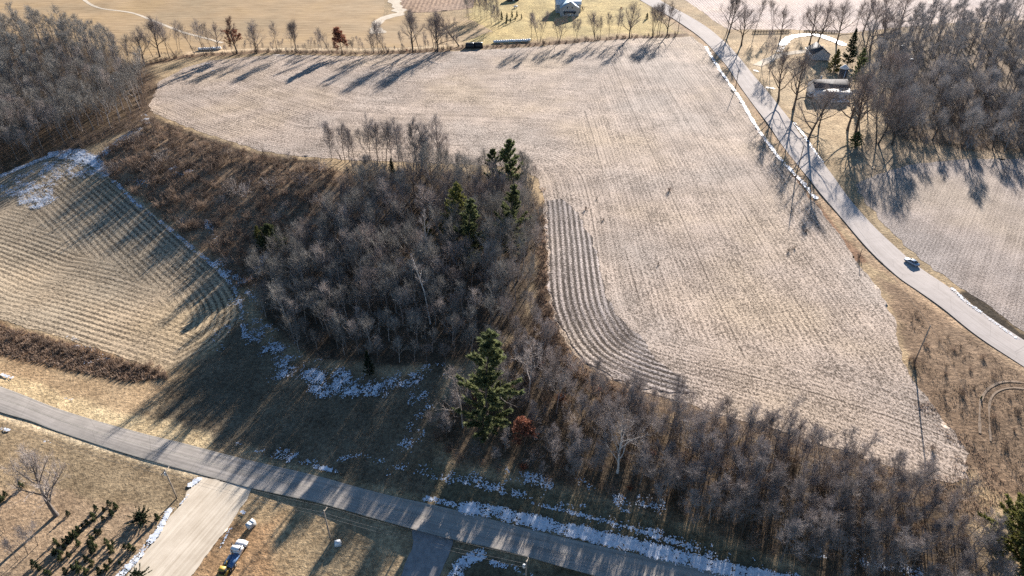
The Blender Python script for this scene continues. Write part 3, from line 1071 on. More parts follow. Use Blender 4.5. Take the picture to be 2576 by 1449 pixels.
# evergreens
t, c = conifer(500, 21, 4.7, .12, 20, 8, 18, 9, .55, irregular=.30, tip=.25)
kind("pine0", 21.0, (t, 'bark'), (c, 'needle'))
t, c = conifer(501, 15, 4.2, .28, 13, 7, 17, 9, .55, irregular=.36, tip=.5)
t2, c2 = conifer(508, 21, 4.9, .06, 19, 9, 20, 10, .6, irregular=.33, tip=.2, pw=.42)
kind("pine2", 21.0, (t2, 'bark'), (c2, 'needle_olive'))
kind("pine1", 15.0, (t, 'bark'), (c, 'needle'))
t, c = conifer(502, 14, 3.2, .08, 20, 8, 11, 8, .42, irregular=.12)
kind("spruce0", 14.0, (t, 'bark'), (c, 'needle_dark'))
t, c = conifer(503, 9, 2.7, .04, 17, 9, 11, 8, .34, irregular=.08, tip=.3)
kind("cedar0", 9.0, (t, 'bark'), (c, 'needle_yellow'))
t, c = conifer(504, 2.3, .7, .03, 10, 8, 8, 6, .17, irregular=.08, tip=.3, rt=.05)
kind("young0", 2.3, (t, 'bark'), (c, 'needle_dark'))
t, c = conifer(505, 2.0, .58, .03, 10, 8, 8, 6, .16, irregular=.1, tip=.5, rt=.05)
kind("young1", 2.0, (t, 'bark'), (c, 'needle'))
t, c = conifer(506, 2.6, 2.3, .02, 10, 12, 16, 8, .30, irregular=.2, tip=1.2, rt=.06)
kind("juniper0", 2.6, (t, 'bark'), (c, 'needle_dark'))
t, c = conifer(507, 6.5, 2.6, .03, 15, 11, 13, 9, .32, irregular=.1, tip=.8)
t2, c2 = conifer(509, 16, 6.0, .03, 22, 12, 20, 8, .55, irregular=.2, tip=.2, pw=.4)
kind("round1", 16.0, (t2, 'bark'), (c2, 'needle_yellow'))
t2, c2, tips = bare(490, 18, .42, .2, 14, .5, 42, 9, .42, 12, 1.5, .034, wobble=.12, up=.08, central=.8)
kind("paleoak", 18.0, (t2, 'bark_grey'), (c2, 'twig_pale'))
kind("round0", 6.5, (t, 'bark'), (c, 'needle'))

BUSH = {}
for i in range(4):
    BUSH[f"grey{i}"] = as_mesh("brush_shrub", bush(600 + i, 3.0, 2.0, 17, 15, .055), 'brush')
for i in range(3):
    BUSH[f"russet{i}"] = as_mesh("brush_shrub", bush(620 + i, 2.4, 1.7, 16, 15, .06), 'tan_brush')
for i in range(2):
    BUSH[f"pale{i}"] = as_mesh("brush_shrub", bush(640 + i, 3.6, 2.2, 15, 14, .045), 'twig_pale')
for i in range(2):
    BUSH[f"leaf{i}"] = as_mesh("brush_shrub", bush(650 + i, 2.0, 1.6, 16, 16, .07), 'oak_leaf')


BGEO = [bush(660 + i, 3.0, 2.0, 11, 10, .055, sub=1) for i in range(4)]


def joined_bush(name, P, sc, m, label):
    r = np.random.default_rng(len(P))
    parts = []
    for p in P:
        a, k = r.uniform(0, 6.28), r.uniform(*sc)
        R = np.array([[math.cos(a), -math.sin(a), 0], [math.sin(a), math.cos(a), 0], [0, 0, 1]]) * k
        for v, f in BGEO[r.integers(0, 4)]:
            parts.append((v @ R.T + p, f, 0))
    return link(name, mkmesh(name, parts, [M[m]]), None, kind='stuff', label=label)


def shrub(key, at, s, label, group=None, name="brush_shrub"):
    return link(name, BUSH[key], None, (at[0], at[1], at[2]), random.uniform(0, 6.28), (s * random.uniform(.8, 1.25), s * random.uniform(.8, 1.25), s * random.uniform(.75, 1.15)),
                label=label, category="shrub", group=group)


def scatter(poly_w, spacing, jitter=.42, seed=1):
    r = np.random.default_rng(seed)
    lo, hi = poly_w.min(0), poly_w.max(0)
    xs, ys = np.arange(lo[0], hi[0], spacing), np.arange(lo[1], hi[1], spacing * .9)
    X, Y = np.meshgrid(xs, ys, indexing='ij')
    X = X + (np.arange(len(ys)) % 2)[None] * spacing * .5
    P = np.c_[X.ravel(), Y.ravel()] + r.uniform(-jitter, jitter, (X.size, 2)) * spacing
    P = P[polysd(P, poly_w) < 0]
    return np.c_[P, hgt(P)]


def joined(name, spots, keys, r, mats=('bark_grey', 'twig_wood'), **props):
    """many trees of a wood that reads as one mass, as one object"""
    parts = []
    for (x, y, z), s in spots:
        geo = KIND[keys[r.integers(0, len(keys))]][2]
        a = r.uniform(0, 6.28)
        R = np.array([[math.cos(a), -math.sin(a), 0], [math.sin(a), math.cos(a), 0], [0, 0, 1]]) * s
        for k in (0, 1):
            for v, f in geo[k]:
                parts.append((v @ R.T + [x, y, z], f, k))
    return link(name, mkmesh(name, parts, [M[mats[0]], M[mats[1]]]), None, kind='stuff', **props)


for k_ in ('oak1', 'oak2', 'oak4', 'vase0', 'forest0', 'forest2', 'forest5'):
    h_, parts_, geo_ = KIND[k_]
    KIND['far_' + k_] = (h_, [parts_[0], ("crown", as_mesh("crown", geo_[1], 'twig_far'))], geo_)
# light versions for the masses
for i in range(4):
    t, c, tips = bare(700 + i, 17, .22, .36, 9, .36, 42, 5, .5, 10, 1.8, .07, sub=2)
    KIND[f"mass{i}"] = (17.0, None, ([tube(np.array([[0, 0, -.3], [0, 0, 8], [0, 0, 15.5]]), [.24, .17, .05], 4)] + t[1:6], [c[-3], c[-2], c[-1]]))
MASS = [f"mass{i}" for i in range(4)]

# --- the central wood
_one = ["first", "second", "third", "fourth", "fifth", "sixth", "seventh", "eighth", "ninth", "tenth", "eleventh", "twelfth", "thirteenth", "fourteenth", "fifteenth", "sixteenth", "seventeenth", "eighteenth", "nineteenth"]
ORD = list(_one)
for _t in ("twent", "thirt", "fort", "fift", "sixt", "sevent"):
    ORD += [_t + "ieth"] + [_t + "y-" + w for w in _one[:9]]


def by_landmark(P, marks, fmt):
    """one label per tree: how near it stands to the closest thing one can find"""
    L = G([m[0] for m in marks])[:, :2]
    D = np.linalg.norm(P[:, None, :2] - L[None], axis=2)
    out = [None] * len(P)
    own = np.argmin(D, 1)
    for k in range(len(marks)):
        idx = np.nonzero(own == k)[0]
        for q, i in enumerate(idx[np.argsort(D[idx, k])]):
            w = ORD[q] if q < len(ORD) else "outlying"
            out[i] = fmt.format(("" if q == 0 else w + " ") + "nearest" if q < len(ORD) else "farther off from", marks[k][1])
    return out


WM = G2(WOOD_MID)
tr = scatter(WM, 5.25, seed=3)
CONIF = G([(1283, 500), (1240, 480), (1285, 625), (1152, 600), (1185, 640), (1078, 640), (1160, 715), (684, 622), (652, 603), (990, 455)])
tr = tr[np.min(np.linalg.norm(tr[:, None, :2] - (CONIF[None, :, :2] - [0, 2.5]), axis=2), 1) > 4.5]
edge_d = -polysd(tr[:, :2], WM)
rr = np.random.default_rng(11)
labs = by_landmark(tr, [((684, 622), "the round dark cedar"), ((1283, 500), "the tallest pine"), ((930, 486), "the leaning birch"), ((1075, 715), "the slender middle birch"), ((1083, 815), "the low birch stem"),
                        ((930, 945), "the dark spruce at its foot"), ((1185, 640), "the olive pine"), ((1352, 640), "the first tilled row"), ((690, 850), "the snowy bend of the meadow"), ((1080, 915), "the snowy gap by the thicket"),
                        ((765, 550), "the open brush of the draw"), ((1290, 850), "the russet shrubs below the tilled rows"), ((850, 700), "the middle of its flank over the draw"), ((800, 830), "its lowest corner towards the road"),
                        ((1230, 760), "the pale grey crown facing the tilled rows"), ((1110, 430), "the slim field edge trees")], "bare tree of the central wood, {} {}")
for (x, y, z), ed, lab in zip(tr, edge_d, labs):
    hh = rr.uniform(12, 20) * (.75 if ed < 4 else 1) * (.74 if y < 160 else .88 if y < 175 else 1) * (.78 if y > 235 else 1)
    plant(f"forest{rr.integers(0, 7)}", "bare_tree", (x, y, z), hh, lab, group="bare trees of the central wood")
joined_bush("undergrowth", scatter(G2([(140, 400), (240, 362), (335, 322), (376, 285), (392, 235), (350, 160), (320, 175), (350, 262), (320, 300), (240, 335), (130, 372)]), 3.2, seed=44), (.5, 1.1), 'brush', "grey brown brush where the dark hillside wood meets the field tip")
joined_bush("undergrowth", scatter(WM, 5.0, seed=33), (.6, 1.4), 'brush', "grey brown undergrowth beneath the central wood")

# --- the wood on the far slope, behind the snowy corner of the contour field
WL = G2(WOOD_LEFT)
tr = scatter(WL, 7.4, seed=4)
d = np.hypot(tr[:, 0], tr[:, 1])
vis = (tr[:, 0] > -.82 * tr[:, 1] - 40)
tr, d = tr[vis], d[vis]
order = np.argsort(d)
n_ind = 230
labs = by_landmark(tr[order[:n_ind]], [((160, 390), "the snowy field corner"), ((364, 162), "the first hedgerow tree"), ((300, 345), "the snow streak of the draw"), ((372, 262), "the tip of the stubble field"), ((20, 430), "the shaded far rows"), ((90, 400), "the curve of snow"), ((345, 200), "the crooked hedgerow end"), ((250, 300), "the open floor behind the snow"), ((-100, 470), "the far side of the shaded rows")], "bare tree of the dark hillside wood, {} {}")
for q, i in enumerate(order[:n_ind]):
    x, y, z = tr[i]
    plant(f"forest{rr.integers(0, 7)}", "wood_edge_tree", (x, y, z), rr.uniform(14, 20), labs[q], group="bare trees at the front of the dark wood")
joined("woodland", [(tr[i], rr.uniform(.85, 1.2)) for i in order[n_ind:]], MASS, rr, label="bare grey woodland running back from the snowy field corner to the hay")

# --- the wood beside the farm
WR = G2(WOOD_RIGHT)
tr = scatter(WR, 9.6, seed=6)
tr = tr[tr[:, 0] < .84 * tr[:, 1] + 40]
d = np.hypot(tr[:, 0], tr[:, 1])
order = np.argsort(d)
labs = by_landmark(tr[order[:110]], [((2150, 368), "the dark yard bush"), ((2244, 364), "the last yard tree"), ((2292, 156), "the white capped hives"), ((2430, 330), "the first pale feathery bush"), ((2545, 370), "the last pale feathery bush"), ((2230, 250), "the farm house gable"), ((2330, 365), "the field edge shadows")], "bare tree of the farm wood, {} {}")
for q, i in enumerate(order[:110]):
    x, y, z = tr[i]
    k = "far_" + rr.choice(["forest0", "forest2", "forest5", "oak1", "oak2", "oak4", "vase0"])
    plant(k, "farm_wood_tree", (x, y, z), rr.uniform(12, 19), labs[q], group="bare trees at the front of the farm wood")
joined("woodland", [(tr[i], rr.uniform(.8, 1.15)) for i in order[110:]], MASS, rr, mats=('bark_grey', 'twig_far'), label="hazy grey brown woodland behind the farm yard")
for W, nm in ((WL, "dark hillside wood"), (WR, "farm wood")):
    tr2 = scatter(W, 6.0, seed=41)
    tr2 = tr2[np.argsort(np.hypot(tr2[:, 0], tr2[:, 1]))][:260]
    joined_bush("undergrowth", tr2, (.8, 1.6), 'brush', f"grey brown undergrowth along the front of the {nm}")
for px in [(2430, 330), (2470, 300), (2510, 340), (2545, 370), (2395, 360), (2440, 372), (2330, 365)]:
    p = G([px])[0]
    shrub(rr.choice(["pale0", "pale1"]), p, rr.uniform(1.6, 2.4), "pale feathery bush at the field edge of the farm wood", "pale bushes before the farm wood")

# --- the thicket between the road and the big field
TH = G2(THICKET)
CLEAR = G([(1553, 1188), (1320, 1118), (1228, 1095), (1262, 1050), (1165, 1075), (1400, 1040)])


def cleared(P, rad, front):
    d = P[:, None, :2] - CLEAR[None, :, :2]
    bad = (np.linalg.norm(d, axis=2) < rad) | ((np.abs(d[..., 0]) < rad) & (d[..., 1] < 0) & (d[..., 1] > -front))
    return P[~bad.any(1)]


tr = cleared(scatter(TH, 3.75, seed=8), 3.4, 9.0)
labs = by_landmark(tr, [((1553, 1188), "the white birch"), ((1320, 1118), "the small russet oak"), ((1228, 1095), "the big pine"), ((2300, 1200), "the pole shadow tip"), ((1565, 985), "the golden shrubs"), ((2480, 1380), "the big evergreen"),
                        ((1480, 1228), "the snow under the thicket"), ((1640, 1275), "the last snow patch under the thicket"), ((1400, 1040), "the pale dead tree"), ((1700, 1015), "the end of the tilled rows"), ((2190, 1410), "the blue snow specks"), ((1850, 1085), "the field edge corner"),
                        ((2050, 1130), "the stubble edge"), ((1850, 1330), "the road bank snow"), ((1750, 1180), "the dark gap past the birch"), ((2050, 1280), "the tall dark trunks")], "bare tree of the roadside thicket, {} {}")
for (x, y, z), lab in zip(tr, labs):
    k = f"pole{rr.integers(0, 4)}" if rr.random() < (.5 if x > 20 else .2) else f"thicket{rr.integers(0, 5)}"
    plant(k, "thicket_tree", (x, y, z), rr.uniform(7.5, 12.0) * (1.2 if x > 20 else .9 if x > 8 else .72) * (.8 if y < 76 + max(0, 20 - x) * .4 else 1), lab, group="bare trees of the roadside thicket")
for (x, y, z) in cleared(scatter(TH, 4.1, seed=9), 2.0, 4.0):
    k = rr.choice(["grey0", "grey1", "grey2", "grey3", "pale0", "pale1", "russet0", "leaf0"], p=[.2, .2, .17, .13, .08, .08, .09, .05])
    shrub(k, (x, y, z), rr.uniform(.6, 1.15), {"g": "grey brown brush shrub", "p": "pale grey brush shrub", "r": "tan brush shrub", "l": "russet leafy shrub"}[k[0]] + " tangled in the roadside thicket", "shrubs of the roadside thicket", "thicket_shrub")

# --- brush in the draw
DW = G2(DRAW)
for (x, y, z) in scatter(DW, 5.2, seed=12):
    if rr.random() < .2:
        continue
    k = rr.choice(["grey0", "grey1", "grey2", "grey3", "russet0", "russet1", "russet2", "pale0"], p=[.2, .17, .15, .12, .1, .09, .07, .1])
    shrub(k, (x, y, z), rr.uniform(.6, 1.7), {"g": "grey brown shrub", "r": "russet shrub", "p": "pale grey shrub"}[k[0]] + " in the brushy draw above the contour field", "shrubs of the brushy draw", "draw_shrub")
for px, s, lab in [((540, 415), 2.0, "large tan rounded shrub in the brushy draw"), ((640, 408), 1.7, "tan shrub near the field edge of the brushy draw"), ((690, 405), 1.5, "tan shrub beside the dark bank of the field"),
                   ((480, 575), 1.9, "broad golden brown shrub above the snow line of the contour field"), ((580, 615), 1.6, "golden shrub where two snow lines meet in the draw"), ((290, 440), 1.6, "grey shrub at the snowy corner of the draw"),
                   ((390, 440), 2.3, "large dark grey shrub clump in the brushy draw"), ((340, 425), 1.8, "dark shrub clump by the wood end of the draw")]:
    shrub("russet1" if "tan" in lab or "gold" in lab else "grey2", G([px])[0], s, lab)
# the brushy bank below the contour field
for i, u in enumerate(np.linspace(0, 1, 44)):
    a = np.array([-20 + 440 * u, 826 + 108 * u + random.uniform(-8, 22)])
    shrub(rr.choice(["russet0", "russet1", "russet2", "grey1"]), G([a])[0], rr.uniform(.45, .85), "russet shrub on the bank between the contour field and the road", "shrubs of the roadside bank", "bank_shrub")
# bushes along the wood and tilled rows, and along the hedgerow
for px, s in [((1370, 610), .7), ((1368, 660), .8), ((1372, 700), .8), ((1362, 740), .9), ((1380, 780), .8), ((1395, 830), .9), ((1372, 850), .9), ((1415, 885), .9), ((1350, 880), 1.0), ((1440, 930), .8), ((1470, 950), .8)]:
    shrub(rr.choice(["leaf0", "russet1", "russet0", "grey1"]), G([px])[0], s, "low russet shrub beside the first dark tilled row", "russet shrubs along the tilled rows", "row_edge_shrub")
for px, s in [((1535, 975), 1.2), ((1565, 985), 1.2), ((1595, 990), 1.0)]:
    shrub("russet0", G([px])[0], s, "golden leafy shrub at the foot of the tilled rows", "golden shrubs by the tilled rows", "golden_shrub")
hl = curve(G2([(350, 162), (470, 143), (600, 136), (700, 132), (900, 136), (1060, 130), (1180, 121), (1400, 109), (1700, 89)]), 3.0)
for i, p in enumerate(hl):
    q = p + rr.normal(0, .9, 2)
    shrub(rr.choice(["grey0", "grey1", "russet2", "grey3"]), (*q, hgt(q)[0]), rr.uniform(.45, 1.0), "low dark shrub under the hedgerow along the far field edge", "low shrubs of the hedgerow", "hedge_shrub")
for px in [(2310, 800), (2330, 870), (2400, 880), (2440, 930), (2500, 950), (2540, 1000), (2470, 900), (2290, 905), (2300, 925), (2380, 940), (2420, 990), (2500, 1050), (2550, 1080), (2530, 1130), (2560, 1040)]:
    shrub(rr.choice(["russet0", "russet1", "grey1"]), G([px])[0], rr.uniform(.35, .7), "low brown weed clump on the rough verge below the pale road", "weed clumps of the rough verge", "verge_shrub")

# --- named trees
def stand(key, name, base, top, label, group=None, lean=None, rotz=None, minh=1.0):
    b = G([base])[0]
    k = 1.14 if name in ('hedgerow_tree', 'skyline_tree') else 1.0
    return plant(key, name, b, max(minh, height_at(b, top) * k), label, group=group, lean=lean, rotz=rotz)


HEDGE = [  # base, top, kind, short description, lean
    ((364, 162), (340, 84), "oak0", "crooked", 0), ((385, 143), (372, 70), "pole0", "slender", -.1), ((402, 143), (392, 48), "oak2", "tall", 0), ((427, 146), (418, 52), "pole2", "slender", 0), ((440, 139), (425, 50), "pole1", "slender", -.12),
    ((450, 136), (446, 62), "pole3", "thin", 0), ((490, 136), (478, 60), "pole0", "thin", -.12), ((516, 143), (498, 55), "pole2", "tall thin", -.1), ((536, 127), (527, 58), "pole1", "thin", 0), ((550, 124), (545, 62), "oak4", "forked", 0),
    ((597, 135), (592, 50), "redoak0", "russet spreading", 0), ((641, 133), (627, 62), "pole3", "thin", -.1), ((646, 135), (648, 66), "oak1", "rounded", 0), ((698, 128), (689, 60), "pole2", "single thin", -.08), ((709, 126), (708, 100), "pole1", "little", 0),
    ((733, 131), (731, 66), "pole0", "narrow", 0), ((746, 133), (748, 58), "vase0", "full many-stemmed", 0), ((780, 129), (778, 96), "pole3", "little", 0), ((800, 128), (796, 85), "pole1", "slight", 0), ((810, 128), (805, 88), "pole2", "slight", 0),
    ((830, 133), (814, 72), "pole0", "leaning", -.22), ((861, 136), (857, 74), "redoak1", "small russet leafy", 0), ((884, 133), (882, 95), "pole3", "small", 0), ((903, 130), (902, 96), "pole1", "small", 0), ((941, 133), (932, 83), "oak3", "short crooked", 0),
    ((953, 133), (955, 56), "pole2", "tall", 0), ((963, 132), (964, 90), "pole3", "small", 0), ((969, 133), (972, 56), "pole1", "tall", 0), ((1013, 126), (1008, 82), "pole0", "narrow", 0), ((1039, 131), (1030, 36), "oak2", "big broad", 0),
    ((1056, 128), (1062, 34), "pole1", "tall wavy", .05), ((1067, 127), (1068, 85), "pole3", "small", 0), ((1096, 129), (1088, 40), "vase1", "tall clumped", 0), ((1101, 131), (1104, 40), "oak4", "tall", 0), ((1117, 122), (1110, 62), "pole0", "slim", -.1), ((1126, 121), (1126, 85), "pole2", "small", 0),
    ((1155, 116), (1116, 42), "oak0", "strongly leaning", -.42), ((1337, 103), (1330, 32), "pole2", "slim", 0), ((1354, 108), (1345, 38), "pole0", "slim", -.1), ((1358, 106), (1358, 34), "pole1", "slim", 0), ((1405, 106), (1402, 45), "oak3", "dark forked", 0),
    ((1446, 101), (1444, 50), "pole3", "thin", 0), ((1452, 100), (1452, 48), "pole1", "thin", 0), ((1498, 101), (1490, 38), "vase1", "broad", -.1), ((1510, 98), (1518, 45), "pole0", "thin", .08), ((1532, 95), (1531, 36), "pole2", "straight thin", 0),
    ((1553, 95), (1546, 30), "pole3", "curving", -.05), ((1583, 95), (1582, 14), "oak1", "tall full", 0), ((1590, 94), (1594, 55), "pole1", "short", 0), ((1642, 91), (1634, 16), "vase0", "tall clumped", 0), ((1653, 89), (1652, 14), "pole0", "tall", 0), ((1659, 89), (1663, 8), "pole2", "tall", 0),
    ((1678, 89), (1685, 12), "oak4", "last tall", 0)]
for i, (b, t, k, d, ln) in enumerate(HEDGE):
    if i < 30:
        lab = f"{d} tree of the hedgerow, {ORD[i]} counted from the dark wood" if 'russet' in d else f"{d} bare tree of the hedgerow, {ORD[i]} counted from the dark wood"
    else:
        lab = f"{d} bare tree of the hedgerow, {ORD[len(HEDGE) - 1 - i]} counted from the pale road"
    stand(k, "hedgerow_tree", b, t, lab, "trees of the hedgerow along the far field edge", lean=(ln, 0) if ln else None, rotz=random.uniform(0, .5) if ln else None)

TOPROW = [((836, 402), (806, 318)), ((861, 405), (828, 310)), ((868, 408), (850, 315)), ((879, 407), (866, 320)), ((894, 412), (885, 330)), ((940, 415), (912, 308)), ((949, 418), (926, 312)), ((961, 416), (938, 306)), ((971, 418), (950, 310)),
          ((985, 420), (972, 318)), ((1004, 425), (984, 308)), ((1020, 428), (1004, 320)), ((1049, 436), (1020, 312)), ((1058, 433), (1042, 330)), ((1070, 436), (1060, 318)), ((1076, 437), (1075, 345)), ((1106, 426), (1090, 306)), ((1116, 424), (1120, 345))]
for i, (b, t) in enumerate(TOPROW):
    stand(f"pole{i % 4}" if i % 3 else "thicket1", "skyline_tree", b, t, f"tall slim bare tree above the central wood, {ORD[i]} counted from the brushy draw", "slim trees along the field edge of the central wood", lean=(-.05, 0), rotz=.3 * i)

YARD = [((1828, 82), (1836, -20), "pole2", "tall dark tree across the road from the hedgerow, beside its twin"), ((1834, 82), (1850, -25), "oak2", "tall dark tree with full crown beside its thinner twin at the road"), ((1865, 114), (1868, 8), "oak0", "big spreading oak with its shadow across the pale road"),
        ((1898, 83), (1905, -10), "pole0", "slim tree at the farm fence nearest the spreading oak"), ((1944, 80), (1945, -5), "pole1", "slim tree standing at the farm fence"), ((1962, 100), (1975, 12), "oak4", "dark forked tree between the fence and the curved snow"),
        ((2036, 112), (2044, 2), "oak1", "bare tree in front of the curved snow behind the barn"), ((2057, 108), (2070, -4), "oak2", "full bare tree at the ridge end of the barn"), ((2104, 110), (2122, -8), "oak4", "tall bare tree behind the green spruce"),
        ((2188, 128), (2190, 5), "oak0", "broad bare tree behind the farm house roof"), ((2210, 130), (2222, 20), "oak3", "wide bare tree at the edge of the farm wood"), ((1958, 252), (1975, 112), "oak2", "tall bare yard tree nearest the pale road"),
        ((1996, 276), (2012, 116), "oak4", "tall bare yard tree with shadow fanning over the road"), ((2033, 352), (2078, 200), "oak0", "knobbly leaning bare tree in front of the farm house"), ((2132, 328), (2160, 165), "oak1", "thick trunked bare tree beside the dark yard bush"),
        ((2153, 334), (2186, 185), "oak2", "bare tree behind the dark yard bush"), ((2207, 362), (2225, 215), "oak3", "bare tree whose shadow forks over the grey field"), ((2244, 364), (2262, 230), "oak1", "last bare yard tree before the farm wood"), ((1915, 165), (1925, 75), "pole1", "slim bare tree where the drive meets the road"),
        ((1935, 180), (1930, 90), "pole3", "slim bare tree between road and barn"), ((2220, 235), (2235, 110), "oak4", "bare tree beside the farm house gable"), ((2255, 250), (2262, 130), "vase1", "many stemmed bare tree behind the farm house")]
for b, t, k, lab in YARD:
    stand(k, "yard_tree", b, t, lab, "bare trees of the farm yard")
for i, (b, t) in enumerate([((2170, 85), (2172, -20)), ((2225, 82), (2228, -25)), ((2150, 80), (2150, -5)), ((2262, 75), (2265, -35)), ((2010, 80), (2012, 15))]):
    stand(["oak2", "oak0", "pole2", "oak4", "pole1"][i], "fence_tree", b, t, f"bare tree behind the farm fence, {ORD[i]} in order of building", "bare trees behind the farm fence") if False else stand(
        ["oak2", "oak0", "pole2", "oak4", "pole1"][i], "fence_tree", b, t, ["wide bare tree on the bright field edge behind the spruce", "wide bare tree on the bright field edge by the farm wood", "slim bare tree on the bright field edge behind the spruce",
                                                                            "tall bare tree where bright field meets the farm wood", "slim bare tree behind the dark fence rail"][i], "bare trees behind the farm fence")

stand("redoak1", "red_oak", (1320, 1118), (1318, 1042), "small russet leafed oak below the big pine at the thicket edge")
stand("birch0", "white_birch", (1553, 1188), (1540, 1030), "white branched tree glowing at the shaded road edge of the thicket")
stand("birch1", "white_birch", (930, 486), (905, 422), "pale leaning birch near the top of the central wood")
stand("birch1", "white_birch", (1075, 715), (1050, 545), "slender pale birch in the middle of the central wood")
stand("birch1", "white_birch", (1083, 815), (1092, 650), "pale birch stem low in the central wood")
stand("snag0", "pale_snag", (1262, 1050), (1245, 885), "dead pale tree in front of the big pine")
stand("snag0", "pale_snag", (1165, 1075), (1150, 920), "dead pale tree beside the snowy gap")
stand("snag0", "pale_snag", (1330, 1010), (1325, 860), "dead pale tree leaning out of the thicket over the russet shrubs")
stand("snag0", "pale_snag", (1400, 1040), (1405, 925), "pale dead tree below the curved tilled rows")
stand("snag0", "pale_snag", (2450, 1370), (2440, 1255), "pale bleached tree near the big evergreen at the thicket end")
stand("pine2", "white_pine", (1228, 1085), (1246, 832), "big green pine rising from the end of the thicket")
stand("pine1", "white_pine", (1283, 500), (1290, 350), "dark pine standing highest over the edge of the central wood")
stand("pine1", "white_pine", (1240, 480), (1228, 375), "smaller dark pine beside the tallest one at the field edge")
stand("pine2", "white_pine", (1285, 640), (1290, 468), "green pine below the tallest pine in the central wood")
stand("cedar0", "cedar", (1152, 610), (1143, 462), "yellow green evergreen among grey crowns of the central wood")
stand("pine2", "white_pine", (1185, 660), (1180, 500), "olive pine in the upper central wood")
stand("cedar0", "cedar", (1078, 640), (1072, 560), "little yellow green cedar deep in the central wood")
stand("spruce0", "spruce", (990, 455), (996, 398), "green spruce beneath the slim trees at the field edge")
stand("spruce0", "spruce", (930, 945), (935, 880), "dark small spruce at the foot of the central wood")
stand("round0", "cedar", (684, 622), (684, 562), "round dark green cedar at the flank of the central wood")
stand("cedar0", "cedar", (652, 603), (650, 566), "small yellow green cedar beside the round dark cedar")
stand("round1", "big_evergreen", (2545, 1400), (2540, 1172), "large yellow green evergreen at the very end of the thicket")
stand("round1", "big_evergreen", (2600, 1440), (2590, 1230), "large evergreen crowding the end of the thicket beyond its neighbour")
stand("spruce0", "spruce", (2131, 165), (2130, 70), "dark green spruce beside the barn")
stand("cedar0", "cedar", (2096, 182), (2092, 122), "yellow green cedar against the dark barn roof")
stand("pine0", "white_pine", (2150, 215), (2140, 118), "grey green pine between spruce and farm house")
stand("round0", "yard_bush", (2150, 368), (2150, 330), "dark rounded evergreen bush at the edge of the yard")
stand("young0", "young_spruce", (1627, 47), (1626, 32), "tiny dark spruce on the lawn of the white roofed house")
for i, (px, tp) in enumerate([((1262, 52), (1262, 28)), ((1275, 54), (1275, 32)), ((1288, 46), (1288, 26)), ((1300, 44), (1300, 26)), ((1312, 48), (1312, 34)), ((1273, 62), (1273, 46)), ((1284, 58), (1284, 44)), ((1296, 52), (1296, 40))]):
    stand("spruce0", "garden_spruce", px, tp, "dark little spruce in the clump before the grey trees by the lawn", "clump of little spruces by the lawn")
for i, px in enumerate([(1180, 50), (1195, 45), (1210, 52), (1225, 48), (1238, 42), (1250, 50), (1205, 40), (1220, 38), (1240, 32), (1190, 36), (1175, 40), (1246, 68), (1236, 62), (1255, 72)]):
    stand(["forest1", "pole2", "forest4", "thicket0"][i % 4], "grove_tree", px, (px[0] - 2, px[1] - 58), "grey bare tree in the grove that shades the lawn corner", "bare trees of the lawn corner grove")
stand("paleoak", "bare_yard_oak", (142, 1296), (112, 1105), "large pale bare tree beside the young evergreen rows")
for i, (b, t) in enumerate([((70, 1395), (60, 1310)), ((95, 1370), (72, 1300)), ((45, 1410), (40, 1330)), ((10, 1340), (5, 1250))]):
    stand(f"pole{i}", "sapling", b, t, ["sapling shading the nursery rows, tallest of four", "sapling nearest the large bare tree", "sapling in the shade at the nursery edge", "sapling beyond the nursery rows"][i], "saplings by the nursery rows")
NUR = [(970, 785), (1050, 790), (1105, 735), (1172, 770), (1130, 835), (950, 872), (1040, 880), (880, 930), (690, 835), (795, 1000), (840, 960), (725, 1060), (645, 1110), (590, 1150), (980, 1030), (930, 1090), (910, 1150), (965, 1170),
       (940, 1215), (1075, 1120), (1140, 1122), (1125, 1190), (1260, 1165), (1318, 1180), (1355, 1195), (795, 1135), (1118, 1310), (1075, 1385), (1212, 1330), (780, 1330), (740, 1380), (805, 1395), (400, 1380), (465, 1420), (355, 1350), (505, 1425),
       (560, 1210), (620, 1235), (545, 1240), (1585, 880), (60, 640), (30, 690), (1015, 1010), (760, 1050), (700, 1110), (560, 1110), (650, 1170), (225, 560), (700, 1250), (610, 1290), (870, 1290), (930, 1330), (1010, 1420), (880, 1420), (670, 1420)]
for i, (cx, cy) in enumerate(NUR):
    p = G([(cx * .25, 1087 + cy * .25)])[0]
    plant(f"young{i % 2}", "young_evergreen", p, rr.uniform(1.3, 2.5), "small dark evergreen planted in the nursery rows beside the gravel drive", group="young evergreens of the nursery rows")
plant("juniper0", "juniper", G([(355, 1308)])[0], 2.5, "broad dark juniper beside the snow along the gravel drive")
plant("juniper0", "juniper", G([(345, 1455)])[0], 2.4, "broad green juniper at the lower end of the gravel drive")
stand("young1", "young_cedar", (2467, 1003), (2467, 998), "tiny bright green bush beside the looping track")

# --- tussocks and blades
def tufts(name, poly, spacing, h, w, m, seed, blades=5, keep=1.0, **props):
    r = np.random.default_rng(seed)
    P = scatter(G2(poly), spacing, .5, seed)
    P = P[(fbm(P[:, 0] / 5, P[:, 1] / 5, seed, 3) > 1 - keep)] if keep < 1 else P
    n = len(P)
    s = np.repeat(r.uniform(.5, 1.3, n), blades)
    B = np.repeat(P, blades, 0) + np.c_[r.normal(0, .3, (n * blades, 2)), np.full(n * blades, -.1)]
    D = unit(np.c_[r.normal(0, .55, (n * blades, 2)), np.ones(n * blades)])
    v, f = spikes(r, B, D, h * s, w * s)
    return link(name, mkmesh(name, [(v, f, 0)], [M[m]]), None, kind='stuff', **props)


